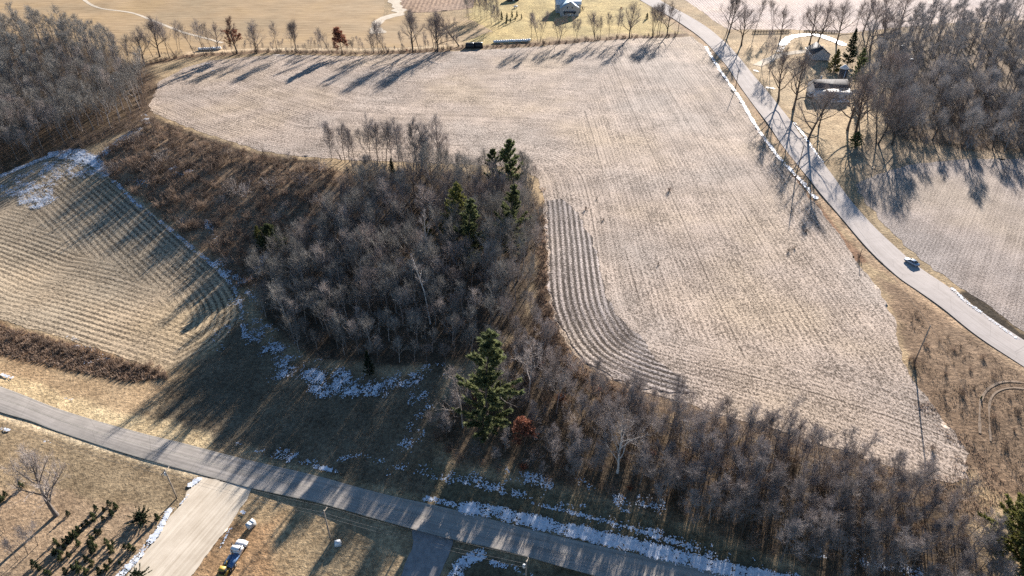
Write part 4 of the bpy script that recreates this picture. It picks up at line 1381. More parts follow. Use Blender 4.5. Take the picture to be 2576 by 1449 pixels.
tufts("dry_grass", DRAW, 1.05, .8, .26, 'tan_brush', 21, 4, .5, label="tan brown dry grass tussocks of the brushy draw")
tufts("dry_grass", [(2262, 790), (2330, 770), (2576, 950), (2700, 1080), (2700, 1280), (2500, 1215), (2335, 1000), (2270, 860)], .8, .4, .12, 'dry_grass', 22, 4, .5, label="rough dry grass on the verge below the pale road")
tufts("dry_grass", MEADOW, 1.0, .42, .16, 'dry_grass', 23, 4, .6, label="thin dry grass in the shaded meadow")
tufts("dry_grass", [(-40, 806), (100, 842), (250, 888), (415, 934), (420, 952), (330, 960), (150, 925), (-40, 880)], .7, .9, .3, 'tan_brush', 24, 5, label="russet dry grass on the bank below the contour field")
tufts("dry_grass", [(1365, 470), (1374, 500), (1380, 740), (1400, 820), (1440, 890), (1500, 945), (1640, 1010), (1560, 1030), (1470, 975), (1420, 920), (1370, 850), (1355, 750), (1352, 520)], .75, .8, .26, 'tan_brush', 25, 4, .6, label="russet weeds between the central wood and the tilled rows")

tufts("dry_grass", [(2290, 1010), (2340, 1010), (2400, 1080), (2500, 1170), (2560, 1290), (2430, 1290), (2300, 1225), (2150, 1172), (2000, 1118), (2010, 1105), (2150, 1150), (2300, 1190), (2400, 1200), (2400, 1120)], .6, .5, .16, 'tan_brush', 26, 4, .7, label="dry weeds where the stubble corner runs into the thicket")
joined_bush("undergrowth", scatter(G2([(2275, 770), (2330, 800), (2420, 870), (2576, 985), (2700, 1090), (2700, 1290), (2520, 1240), (2400, 1090), (2330, 960)]), 4.2, seed=51), (.22, .6), 'brush', "low brown scrub over the rough verge below the pale road")
joined_bush("undergrowth", scatter(G2([(1400, 850), (1440, 910), (1500, 962), (1600, 1005), (1850, 1072), (2150, 1166), (2400, 1250), (2420, 1290), (2150, 1200), (1850, 1100), (1600, 1030), (1480, 990)]), 2.6, seed=52), (.3, .8), 'brush', "low brown brush along the lower edge of the stubble")

joined_bush("undergrowth", scatter(G2([(1225, 905), (1290, 850), (1340, 780), (1350, 520), (1370, 520), (1380, 740), (1400, 825), (1430, 890), (1330, 895), (1240, 950)]), 2.5, seed=53), (.4, 1.1), 'brush', "grey brown brush joining the central wood to the thicket")
GAP = scatter(G2([(1225, 905), (1290, 850), (1335, 790), (1372, 800), (1395, 830), (1420, 890), (1330, 900), (1240, 955)]), 4.6, seed=54)
for (x, y, z), lab in zip(GAP, by_landmark(GAP, [((1245, 920), "the big pine"), ((1390, 840), "the bend of the tilled rows"), ((1310, 850), "the edge of the central wood")], "pale sapling above the thicket, {} {}")):
    plant(f"thicket{rr.integers(0, 5)}", "gap_tree", (x, y, z), rr.uniform(6, 10), lab, group="pale saplings between the central wood and the thicket")
hs = curve(G2([(400, 145), (470, 139), (600, 133), (700, 130), (900, 133), (1060, 128), (1150, 118)]), 3.4)
for p in hs:
    q = p + rr.normal(0, 1.0, 2)
    plant(f"pole{rr.integers(0, 4)}", "hedge_sapling", (*q, hgt(q)[0]), rr.uniform(3.0, 7.5), "thin bare sapling filling the hedgerow between its taller trees", group="saplings of the hedgerow")

joined_bush("undergrowth", scatter(DW, 3.6, seed=61)[::2], (.4, 1.15), 'brush', "grey brown scrub spread over the brushy draw")
joined_bush("undergrowth", scatter(DW, 3.6, seed=61)[1::2], (.35, .9), 'tan_brush', "tan scrub spread over the brushy draw")

SCR = [((2172, 150), (2174, 50)), ((2195, 190), (2198, 90)), ((2215, 175), (2222, 70)), ((2180, 255), (2186, 140)), ((2205, 290), (2216, 170)), ((2240, 290), (2250, 160)), ((2255, 335), (2272, 205)), ((2160, 300), (2166, 190)), ((2060, 318), (2072, 215))]
for i, (b, t) in enumerate(SCR):
    stand(["far_oak1", "far_vase0", "far_oak2", "far_oak4", "far_forest2"][i % 5], "screen_tree", b, t, f"bare tree screening the farm house from the wood, {ORD[i]} nearest the spruce" if i < 8 else "bare tree standing in front of the parked white cars", "bare trees screening the farm house")

# ------------------------------------------------------------------ old snow
def snow_cells():
    st = .2
    keep_xy = []
    rs = np.random.default_rng(77)
    specs = [  # kind, pixels, width (m), density
        ('L', [(240, 415), (300, 470), (350, 520), (420, 572), (470, 615), (520, 655), (560, 692), (598, 745), (608, 800), (615, 850)], 1.1, .6),
        ('L', [(130, 388), (190, 385), (240, 410), (265, 440)], 3.4, .85),
        ('L', [(-20, 452), (60, 420), (130, 394), (200, 400)], 2.6, .8),
        ('P', [(-10, 470), (70, 425), (160, 398), (235, 410), (255, 440), (190, 445), (130, 470), (60, 478), (0, 500)], 6, .46),
        ('P', [(30, 492), (90, 468), (130, 478), (140, 505), (95, 530), (50, 515)], 4, .62),
        ('L', [(235, 408), (270, 380), (310, 350), (345, 328)], 3.2, .6),
        ('L', [(430, 415), (445, 440), (480, 430)], 2.2, .45), ('L', [(335, 455), (370, 468), (390, 450)], 2.5, .4),
        ('L', [(520, 560), (535, 590), (545, 615)], 1.8, .45), ('L', [(545, 655), (560, 680), (610, 705), (640, 690), (665, 640)], 2.6, .55),
        ('L', [(610, 720), (625, 790), (650, 840), (690, 880), (740, 920), (800, 948), (860, 970), (920, 975)], 6.0, .36),
        ('L', [(680, 880), (720, 920), (700, 945)], 5.0, .55), ('L', [(780, 940), (830, 985), (850, 950), (890, 975)], 4.0, .72),
        ('L', [(920, 975), (1000, 968), (1060, 940), (1110, 925)], 4.5, .36), ('L', [(1010, 950), (1050, 990), (1055, 1050), (1040, 1100), (1010, 1130), (995, 1165)], 4.0, .36),
        ('L', [(560, 830), (555, 870)], 4, .3), ('L', [(700, 1135), (740, 1150)], 1.5, .35), ('L', [(790, 1176), (830, 1184)], .9, .85),
        ('L', [(600, 1115), (650, 1135), (760, 1165), (900, 1150), (960, 1165)], 1.2, .3), ('L', [(1000, 1168), (1100, 1195), (1290, 1240), (1480, 1295), (1640, 1345), (1790, 1390), (1900, 1425)], 1.9, .38),
        ('L', [(1190, 1205), (1290, 1240), (1390, 1268), (1480, 1290)], 2.0, .25), ('L', [(1340, 1268), (1530, 1315), (1640, 1348), (1760, 1385)], .6, .7),
        ('L', [(1070, 1256), (1140, 1272)], 1.0, .9), ('L', [(1165, 1279), (1230, 1288), (1290, 1302), (1400, 1330), (1500, 1352), (1600, 1376), (1700, 1402), (1800, 1427), (1930, 1455), (2060, 1480)], 2.0, 1.1),
        ('L', [(1280, 1200), (1312, 1206)], 3, .6), ('L', [(1340, 1208), (1375, 1216)], 2.4, .7), ('L', [(1455, 1215), (1500, 1240), (1560, 1262), (1575, 1280)], 2.0, .5), ('L', [(1612, 1262), (1640, 1262), (1660, 1280)], 2.2, .5),
        ('L', [(2045, 1380), (2060, 1398)], 2, .6), ('L', [(2155, 1405), (2230, 1418)], 2.6, .55), ('L', [(2270, 1438), (2340, 1449)], 2.6, .5),
        ('L', [(1775, 118), (1800, 160), (1830, 205), (1862, 250), (1890, 300), (1925, 352), (1957, 395)], 1.15, .85), ('L', [(1957, 395), (1990, 430), (2020, 462), (2052, 500)], 1.2, .7),
        ('L', [(1998, 310), (2025, 345), (2050, 385), (2068, 408)], 1.0, .85), ('L', [(2395, 728), (2440, 768), (2500, 812), (2560, 855)], .8, .7),
        ('L', [(426, 1286), (412, 1312), (398, 1338)], 1.0, 1.1), ('L', [(398, 1338), (370, 1372), (340, 1410), (300, 1452), (270, 1490)], 1.2, .9), ('L', [(473, 1247), (455, 1268)], .35, .9),
        ('L', [(478, 1222), (497, 1208)], .95, 1.4), ('L', [(607, 1289), (613, 1292)], .5, 1.4), ('L', [(580, 1330), (560, 1365), (552, 1380)], .35, .9),
        ('L', [(1205, 1398), (1170, 1412), (1150, 1440), (1140, 1480)], 1.9, .95), ('L', [(1145, 1422), (1160, 1415)], 1.2, .9), ('L', [(1238, 1418), (1270, 1428)], .8, .9), ('L', [(1288, 1432), (1330, 1448)], 1.0, .6),
        ('L', [(0, 943), (30, 952)], .7, .9), ('L', [(165, 1004), (180, 1007)], .6, .6), ('L', [(0, 1080), (20, 1084)], .6, .7), ('L', [(95, 1108), (125, 1114)], .7, .5),
        ('L', [(820, 1180), (850, 1188)], .7, .6), ('L', [(640, 1190), (670, 1200)], .5, .2),
        ('L', [(1968, 112), (1985, 96), (2010, 90), (2035, 88), (2060, 90), (2080, 96), (2105, 106), (2118, 112)], 3.4, 1.3),
        ('L', [(1960, 130), (1972, 108)], 3.0, .5), ('L', [(1930, 221), (1945, 224)], 1.5, .8), ('L', [(1898, 178), (1910, 182)], 1.2, .7), ('L', [(1200, 138), (1215, 139)], .3, .0),
        ('L', [(688, 139), (715, 139)], .8, .7), ('L', [(508, 163), (526, 160)], .9, .6), ('L', [(533, 178), (540, 179)], .8, .8),
        ('L', [(360, 290), (372, 310)], 2.5, .4), ('L', [(100, 805), (200, 860)], 1.0, .1), ('L', [(190, 872), (260, 890)], 1.2, .35), ('L', [(210, 905), (290, 922)], 2.5, .22),
    ]
    for typ, px, w, dens in specs:
        pw = G2(px)
        pw = curve(pw, 1.0) if typ == 'L' and len(pw) > 2 else pw
        lo, hi = np.floor((pw.min(0) - w * 1.6) / st).astype(int), np.ceil((pw.max(0) + w * 1.6) / st).astype(int)
        I, J = np.meshgrid(np.arange(lo[0], hi[0] + 1), np.arange(lo[1], hi[1] + 1), indexing='ij')
        I, J = I.ravel(), J.ravel()
        Q = np.c_[I, J] * st
        d = linesd(Q, pw)[0] / w if typ == 'L' else np.maximum(polysd(Q, pw) / w + .6, 0)
        prob = dens * (1 - smooth((d - .35) / .75))
        nz = .50 * fbm(Q[:, 0] / 2.4, Q[:, 1] / 2.4, 31, 4) + .18 * vnoise(Q[:, 0] / .45, Q[:, 1] / .45, 32) +   .32 * rs.random(len(Q))
        k = nz > .80 - .42 * prob
        k &= prob > .03
        keep_xy.append(np.c_[I[k], J[k]])
    c = np.unique(np.vstack(keep_xy), axis=0)
    corners = np.vstack([c, c + [1, 0], c + [1, 1], c + [0, 1]])
    uq, inv = np.unique(corners, axis=0, return_inverse=True)
    inv = inv.reshape(4, -1).T
    P = uq * st + np.random.default_rng(3).uniform(-.085, .085, uq.shape)
    z = hgt(P) + .16 + .12 * vnoise(P[:, 0] * 1.3, P[:, 1] * 1.3, 4)
    me = mkmesh("snow", [(np.c_[P, z], inv, 0)], [M['snow']])
    me.polygons.foreach_set("use_smooth", np.ones(len(me.polygons), bool))
    link("snow", me, kind='stuff', label="patches of old snow left in ditches, furrows and shaded edges")


snow_cells()


# ------------------------------------------------------------------ poles and wires
def frame(base, front):
    d = np.array(front[:2]) - np.array(base[:2])
    return math.atan2(d[1], d[0])


def utility_pole(base_px, top_px, label, arm_az, arm=True, can=False, h=None, metal='wood_pole'):
    b = G([base_px])[0]
    h = h or height_at(b, top_px)
    o = empty("utility_pole", b, 0, label=label, category="utility pole", group="utility poles along the two roads")
    obj("pole", tube([(0, 0, -.5), (0, 0, h * .5), (0, 0, h)], [.19, .16, .12], 8, True), metal, o)
    ends = [(0, 0, h)]
    if arm:
        ca, sa = math.cos(arm_az), math.sin(arm_az)
        L = 1.25
        v, f = bx(-L, L, -.07, .07, h - .55, h - .40)
        R = np.array([[ca, -sa, 0], [sa, ca, 0], [0, 0, 1]])
        obj("crossarm", (v @ R.T, f), metal, o)
        ends = []
        for q in (-1.12, -.35, 1.12):
            e = np.array([q * ca, q * sa, h - .40])
            obj("insulator", (lathe([(.0, 0), (.06, .02), (.07, .10), (.03, .17), (0, .18)], 6)[0] + e, lathe([(.0, 0), (.06, .02), (.07, .10), (.03, .17), (0, .18)], 6)[1]), 'light_grey', o)
            ends.append(e + [0, 0, .18])
        for q in (-.7, .7):
            obj("brace", tube([(q * ca, q * sa, h - .5), (0.0, 0.0, h - 1.2)], .03, 4), metal, o)
    if can:
        v, f = lathe([(0, 0), (.26, 0), (.28, .1), (.28, .75), (.2, .86), (0, .88)], 12)
        obj("transformer", (v + [.42 * math.cos(arm_az + 1.57), .42 * math.sin(arm_az + 1.57), h - 2.1], f), 'light_grey', o)
    return b, h, [b + np.array(e) for e in ends]


def wire(a, b, sag, label, group):
    t = np.linspace(0, 1, 15)
    P = np.array(a)[None] * (1 - t)[:, None] + np.array(b)[None] * t[:, None]
    P[:, 2] -= sag * 4 * t * (1 - t)
    o = obj("overhead_wire", tube(P, .022, 3), 'wire')
    o['label'], o['category'], o['group'] = label, "wire", group


az_n = frame(G([(445, 1253)])[0], G([(833, 1362)])[0]) + math.pi / 2
p1 = utility_pole((445, 1253), (413, 1181), "utility pole beside the head of the gravel drive", az_n, can=True)
p2 = utility_pole((833, 1362), (817, 1283), "utility pole with crossarm on the lawn next to the white box", az_n)
p3 = utility_pole((1322, 1512), (1294, 1412), "utility pole with crossarm cut off by the lower edge beside the snow patches", az_n, can=True)
b0 = p1[0] + (p1[0] - p2[0]) * 1.15
z0 = hgt(b0[:2])[0]
p0ends = [e + (b0 - p1[0]) * [1, 1, 0] + [0, 0, z0 - p1[0][2]] for e in p1[2]]
for k in range(3):
    wire(p0ends[k], p1[2][k], 1.0, ["roadside wire reaching the drive pole, on the road side", "middle roadside wire reaching the drive pole", "roadside wire reaching the drive pole, on the nursery side"][k], "wires along the shaded road")
    wire(p1[2][k], p2[2][k], .8, ["wire between drive pole and lawn pole, on the lawn side", "middle wire between drive pole and lawn pole", "wire between drive pole and lawn pole, on the road side"][k], "wires along the shaded road")
    wire(p2[2][k], p3[2][k], .8, ["wire from the lawn pole past the shaded entrance, lawn side", "middle wire from the lawn pole past the shaded entrance", "wire from the lawn pole past the shaded entrance, road side"][k], "wires along the shaded road")
az_f = frame(G([(2300, 912)])[0], G([(2002, 445)])[0]) + math.pi / 2
q0 = utility_pole((1705, 84), (1712, 37), "dark utility pole at the road end of the hedgerow", az_f, arm=False, metal='dark_wood')
q1 = utility_pole((1850, 223), (1858, 172), "dark utility pole beside the snowy ditch, farthest along the stubble", az_f, arm=False, metal='dark_wood')
q2 = utility_pole((2002, 445), (2027, 366), "dark utility pole by the ditch with a long shadow over the stubble", az_f, arm=False, metal='dark_wood')
q3 = utility_pole((2300, 912), (2342, 819), "grey utility pole on the rough verge above its straight shadow", az_f, arm=False)
e4 = q3[0] + (q3[0] - q2[0]) * .95
e4[2] = hgt(e4[:2])[0] + 11
for a, b, lab in ((q0[2][0], q1[2][0], "wire from the hedgerow pole along the snowy ditch"), (q1[2][0], q2[2][0], "wire between the two dark ditch poles"), (q2[2][0], q3[2][0], "long wire running to the grey verge pole"), (q3[2][0], e4, "wire leaving the grey verge pole over the thicket")):
    wire(a, b, 1.6, lab, "wires along the pale road")
b = G([(2161, 650)])[0]
o = empty("marker_post", b, label="short post with dark weeds at its foot beside the pale road", category="post")
obj("post", tube([(0, 0, -.2), (0, 0, 3.4)], [.09, .08], 6, True), 'dark_wood', o)
obj("cap", bx(-.16, .16, -.16, .16, 3.4, 3.5), 'dark_wood', o)
shrub("grey1", b, .55, "dark weed clump at the foot of the marker post")
shrub("grey0", G([(2299, 918)])[0], .8, "dark shrub clump at the foot of the grey verge pole")
for px, s, lab in [((1684, 480), .55, "dark weed clump alone in the open stubble, largest one"), ((1475, 527), .5, "dark weed clump beside the top of the tilled rows"), ((1518, 554), .3, "small dark weed clump a step east of the tilled rows"), ((1502, 500), .25, "tiny dark weed clump above the tilled rows"),
                   ((2027, 583), .5, "dark weed clump near the end of the long pole shadow"), ((1998, 624), .4, "pair-forming dark weed clump below the pole shadow tip"), ((1984, 632), .4, "second dark weed clump below the pole shadow tip"), ((2345, 1130), .6, "dark weed clump at the lower corner of the stubble"),
                   ((1656, 665), .3, "small dark weed clump in the middle of the stubble"), ((1466, 24), 1.0, "dark round shrub at the corner of the white roofed house"), ((1562, 22), .7, "reddish shrub under the lone lawn tree"), ((1023, 127), .8, "brown brush heap under the big hedgerow tree")]:
    shrub("leaf0" if "reddish" in lab or "brown" in lab else "grey3", G([px])[0], s, lab, None, "weed_clump")


# ------------------------------------------------------------------ vehicles
def loft(st, caps=True):
    """st: list of closed rings (same count)"""
    n = len(st[0])
    V = np.array(st, float).reshape(-1, 3)
    i, j = np.meshgrid(np.arange(len(st) - 1), np.arange(n), indexing='ij')
    F = np.stack([i * n + j, (i + 1) * n + j, (i + 1) * n + (j + 1) % n, i * n + (j + 1) % n], -1).reshape(-1, 4)
    if caps and n == 8:
        e = (len(st) - 1) * n
        F = np.vstack([F, [[0, 1, 2, 3], [0, 3, 4, 7], [7, 4, 5, 6]], [[e + 3, e + 2, e + 1, e], [e + 7, e + 4, e + 3, e], [e + 6, e + 5, e + 4, e + 7]]])
    return V, F


def wheels(root, xs, half, r=.33, w=.24):
    for x in xs:
        for s in (-1, 1):
            wl_ = obj("wheel", tube([(x, s * (half - w), r), (x, s * half, r)], r, 14, True), 'tyre', root)
            obj("rim", tube([(x, s * (half - .05), r), (x, s * (half + .012), r)], r * .58, 10, True), 'rim', wl_)


def ring8(x, w, zb, zt, wt):
    zm = zb + (zt - zb) * .55
    return [(x, -w * .94, zb), (x, -w, zm), (x, -w * .97, zt - .05), (x, -wt, zt), (x, wt, zt), (x, w * .97, zt - .05), (x, w, zm), (x, w * .94, zb)]


def car(at, az, paint, label, group=None, suv=False, cat="car"):
    o = empty("parked_car" if group else "car", at, az, label=label, category=cat, group=group)
    H = 1.0 if not suv else 1.14
    st = [(-2.38, .70, .42, .70, .62), (-2.25, .84, .30, .93, .74), (-1.75, .90, .26, 1.0, .80), (-.6, .91, .25, .98, .82), (.9, .91, .25, .97, .80), (1.7, .89, .26, .90, .74), (2.2, .82, .30, .76, .66), (2.4, .66, .40, .62, .55)]
    if suv:
        st[0] = (-2.38, .78, .42, .98, .7)
        st[1] = (-2.3, .88, .30, 1.04, .8)
    body = obj("body", loft([ring8(x, w, zb, zt * H, wt) for x, w, zb, zt, wt in st]), paint, o)
    for p in body.data.polygons:
        p.use_smooth = True
    z0, z1 = .95 * H, 1.44 * H
    xr = -2.2 if suv else -1.75
    xt = -1.85 if suv else -1.0
    obj("windows", hexa([(xr, -.80, z0), (1.15, -.80, z0), (1.15, .80, z0), (xr, .80, z0), (xt, -.62, z1), (.28, -.62, z1), (.28, .62, z1), (xt, .62, z1)]), 'glass', o)
    obj("roof", hexa([(xt - .05, -.65, z1 - .01), (.33, -.65, z1 - .01), (.33, .65, z1 - .01), (xt - .05, .65, z1 - .01), (xt + .1, -.54, z1 + .06), (.16, -.54, z1 + .06), (.16, .54, z1 + .06), (xt + .1, .54, z1 + .06)]), paint, o)
    for s in (-1, 1):
        obj("pillar", tube([(1.15, s * .79, z0), (.30, s * .63, z1)], .04, 4), paint, o)
        obj("pillar", tube([(-.35, s * .805, z0), (-.33, s * .63, z1)], .035, 4), paint, o)
        obj("pillar", tube([(xr, s * .79, z0), (xt, s * .63, z1)], .06, 4), paint, o)
        obj("headlight", bx(2.22, 2.34, s * .62 - .14, s * .62 + .14, .60, .70), 'lamp_lens', o)
        obj("tail_light", bx(-2.36, -2.24, s * .66 - .14, s * .66 + .14, .72, .86), 'red_lens', o)
        obj("mirror", bx(.72, .86, s * .98 - .09, s * .98 + .09, z0 + .02, z0 + .16), paint, o)
    obj("bumper", bx(-2.43, -2.33, -.72, .72, .36, .55), 'black', o)
    obj("grille", bx(2.33, 2.42, -.45, .45, .42, .56), 'black', o)
    wheels(o, (-1.42, 1.45), .90)
    return o


rt = G([(2313, 676), (2271, 652)])
car((rt[0] + rt[1]) / 2 + [0, 0, .16], frame(rt[0], rt[1]), 'car_silver', "silver blue sedan driving along the pale road")
w = G([(2092, 258), (2106, 258), (2108, 258), (2121, 258)])
car((w[0] + w[1]) / 2, .05, 'car_white', "white car in the shadow of the farm house, nearer the road", "cars parked before the farm house")
car((w[2] + w[3]) / 2 + [1.8, 0, 0], .02, 'car_white', "white car in the shadow of the farm house, nearer the dark tree", "cars parked before the farm house")
w = G([(2028, 236), (2048, 252)])
car((w[0] + w[1]) / 2, frame(w[0], w[1]), 'car_white', "sunlit white wagon parked at the gable of the farm house", "cars parked before the farm house", suv=True)

# work truck by the gravel drive
f_, r_b = G([(611, 1372), (579, 1430)])
o = empty("work_truck", (f_ + r_b) / 2, frame(r_b, f_), label="white cabbed work truck with blue deck beside the gravel drive", category="truck")
obj("hood", loft([ring8(3.2, .80, .75, 1.45, .62), ring8(3.05, .92, .62, 1.62, .74), ring8(1.55, 1.0, .62, 1.78, .82)]), 'truck_white', o)
cab = obj("cab", loft([ring8(1.6, 1.05, .62, 1.75, .9), ring8(1.5, 1.08, .6, 1.85, .92), ring8(.0, 1.08, .6, 1.9, .92)]), 'truck_white', o)
obj("cab_roof", hexa([(-.02, -.96, 1.88), (1.5, -.96, 1.84), (1.5, .96, 1.84), (-.02, .96, 1.88), (.05, -.86, 2.52), (1.0, -.86, 2.52), (1.0, .86, 2.52), (.05, .86, 2.52)]), 'truck_white', o)
obj("windscreen", hexa([(1.05, -.82, 2.45), (1.47, -.88, 1.92), (1.47, .88, 1.92), (1.05, .82, 2.45), (1.09, -.82, 2.47), (1.53, -.88, 1.92), (1.53, .88, 1.92), (1.09, .82, 2.47)]), 'glass', o)
for s in (-1, 1):
    obj("side_window", hexa([(.25, s * .955, 1.95), (1.2, s * .955, 1.95), (1.2, s * .985, 1.95), (.25, s * .985, 1.95), (.25, s * .87, 2.42), (.95, s * .87, 2.42), (.95, s * .90, 2.42), (.25, s * .90, 2.42)]), 'glass', o)
    obj("fender", loft([ring8(3.0, .0, .7, 1.0, .0), ring8(2.9, .22, .55, 1.18, .16), ring8(2.0, .22, .55, 1.18, .16), ring8(1.9, .0, .7, 1.0, .0)]) if False else (bx(1.95, 3.0, s * 1.08 - .2, s * 1.08 + .2, .95, 1.15)), 'truck_white', o)
    obj("headlight", bx(3.18, 3.26, s * .7 - .13, s * .7 + .13, .95, 1.15), 'lamp_lens', o)
    obj("mirror", bx(1.3, 1.42, s * 1.32 - .12, s * 1.32 + .12, 1.85, 2.35), 'black', o)
obj("bumper", bx(3.2, 3.4, -1.1, 1.1, .5, .78), 'rim', o)
obj("frame_rail", bx(-3.2, 1.5, -.45, -.25, .55, .8), 'black', o)
obj("frame_rail", bx(-3.2, 1.5, .25, .45, .55, .8), 'black', o)
obj("deck", bx(-3.2, -.15, -1.02, .15, .85, 1.45), 'truck_blue', o)
obj("hydraulic_tank", bx(-2.2, -.4, .28, .75, .85, 1.3), 'truck_blue', o)
obj("side_box", bx(-2.6, -.5, .80, 1.12, .82, 1.25), 'truck_white', o)
obj("exhaust", tube([(-.12, .6, .9), (-.12, .6, 2.6)], .07, 8, True), 'black', o)
wheels(o, (-2.3, 2.45), 1.1, .48, .30)
m_ = G([(566, 1446)])[0]
o = empty("yellow_loader", m_, frame(r_b, f_), label="yellow digger arm machine behind the work truck", category="digger")
obj("chassis", bx(-1.6, 1.2, -.75, .75, .5, 1.1), 'yellow', o)
obj("cab", hexa([(-.7, -.62, 1.1), (.5, -.62, 1.1), (.5, .62, 1.1), (-.7, .62, 1.1), (-.6, -.55, 2.3), (.35, -.55, 2.3), (.35, .55, 2.3), (-.6, .55, 2.3)]), 'black', o)
obj("cab_roof", bx(-.7, .45, -.65, .65, 2.3, 2.4), 'yellow', o)
for s in (-1, 1):
    obj("lift_arm", hexa([(-.9, s * .8 - .09, 1.5), (1.9, s * .8 - .09, .55), (1.9, s * .8 + .09, .55), (-.9, s * .8 + .09, 1.5), (-.9, s * .8 - .09, 1.75), (2.0, s * .8 - .09, .8), (2.0, s * .8 + .09, .8), (-.9, s * .8 + .09, 1.75)]), 'yellow', o)
obj("boom", tube([(1.0, 0, 1.0), (1.9, .2, 1.9), (2.7, .3, 1.2)], [.16, .14, .1], 5, True), 'yellow', o)
obj("bucket", hexa([(-2.2, -.9, .15), (-1.6, -.9, .15), (-1.6, .9, .15), (-2.2, .9, .15), (-2.5, -.9, .9), (-1.7, -.9, 1.0), (-1.7, .9, 1.0), (-2.5, .9, .9)]), 'black', o)
wheels(o, (-1.0, .9), .98, .45, .3)

# boxes on the lawn
g = G([(626, 1333), (640, 1316)])
o = empty("steel_cabinet", (g[0] + g[1]) / 2, frame(g[0], g[1]) - .2, label="grey two-door steel cabinet standing before the truck", category="cabinet")
obj("cabinet_body", bx(-.95, .95, -.55, .55, .1, 1.35), 'grey_box', o)
for k in (-1, 1):
    obj("lid", bx(min(.02 * k, .93 * k), max(.02 * k, .93 * k), -.58, .58, 1.352, 1.41), 'light_grey', o)
obj("skid", bx(-.95, .95, -.5, -.35, 0, .1), 'dark_wood', o)
obj("skid", bx(-.95, .95, .35, .5, 0, .1), 'dark_wood', o)
g = G([(850, 1369)])[0]
o = empty("transformer_box", g, .2, label="low pale utility box at the foot of the lawn pole", category="utility box")
obj("housing", hexa([(-.6, -.5, .1), (.6, -.5, .1), (.6, .5, .1), (-.6, .5, .1), (-.55, -.42, .8), (.55, -.42, .8), (.55, .45, .92), (-.55, .45, .92)]), 'white', o)
obj("pad", bx(-.75, .75, -.65, .65, -.05, .1), 'stone_grey', o)
obj("lid", bx(-.5, .5, -.3, .3, .90, .94), 'light_grey', o)


# ------------------------------------------------------------------ bales
def bale_row(a, b, n, label, group, mt='wrap', r=.78):
    A, B = G([a])[0], G([b])[0]
    az = frame(A, B)
    L = np.linalg.norm(B[:2] - A[:2]) / n
    prof = [(0, -L * .49), (r * .8, -L * .49), (r, -L * .40), (r * 1.01, 0), (r, L * .40), (r * .8, L * .49), (0, L * .49)]
    v, f = lathe(prof, 14)
    v = v[:, [2, 0, 1]] + [0, 0, r * .95]
    me = mkmesh("round_bale", [(v, f, 0)], [M[mt]])
    for i in range(n):
        p = A + (B - A) * (i + .5) / n
        e = "end bale " if i in (0, n - 1) else "bale "
        link("round_bale", me, None, (p[0], p[1], p[2] + random.uniform(-.05, .05)), az + random.uniform(-.05, .05), random.uniform(.95, 1.05), label=label, category="bale", group=group)


bale_row((1241, 108), (1334, 104), 17, "white wrapped round bale in the long row between lawn and stubble", "long row of white bales by the lawn")
bale_row((499, 127), (557, 124), 10, "white wrapped round bale in the short row behind the russet hedgerow oak", "short row of white bales by the hedgerow")
for px, sx, lab in [((1182, 120), 2.7, "dark wrapped hay stack beside the bale row, next to the leaning tree"), ((1203, 119), 2.9, "dark wrapped hay stack beside the bale row, nearest the white bales")]:
    p = G([px])[0]
    o = empty("hay_stack", p, .08, label=lab, category="hay stack")
    obj("stack", hexa([(-sx, -1.6, 0), (sx, -1.6, 0), (sx, 1.6, 0), (-sx, 1.6, 0), (-sx + .4, -1.2, 2.6), (sx - .4, -1.2, 2.6), (sx - .4, 1.2, 2.6), (-sx + .4, 1.2, 2.6)]), 'wrap_black', o)
    obj("tarp", hexa([(-sx + .35, -1.3, 2.55), (sx - .35, -1.3, 2.55), (sx - .35, 1.3, 2.55), (-sx + .35, 1.3, 2.55), (-sx + .9, -.5, 2.85), (sx - .9, -.5, 2.85), (sx - .9, .5, 2.85), (-sx + .9, .5, 2.85)]), 'wrap_black', o)


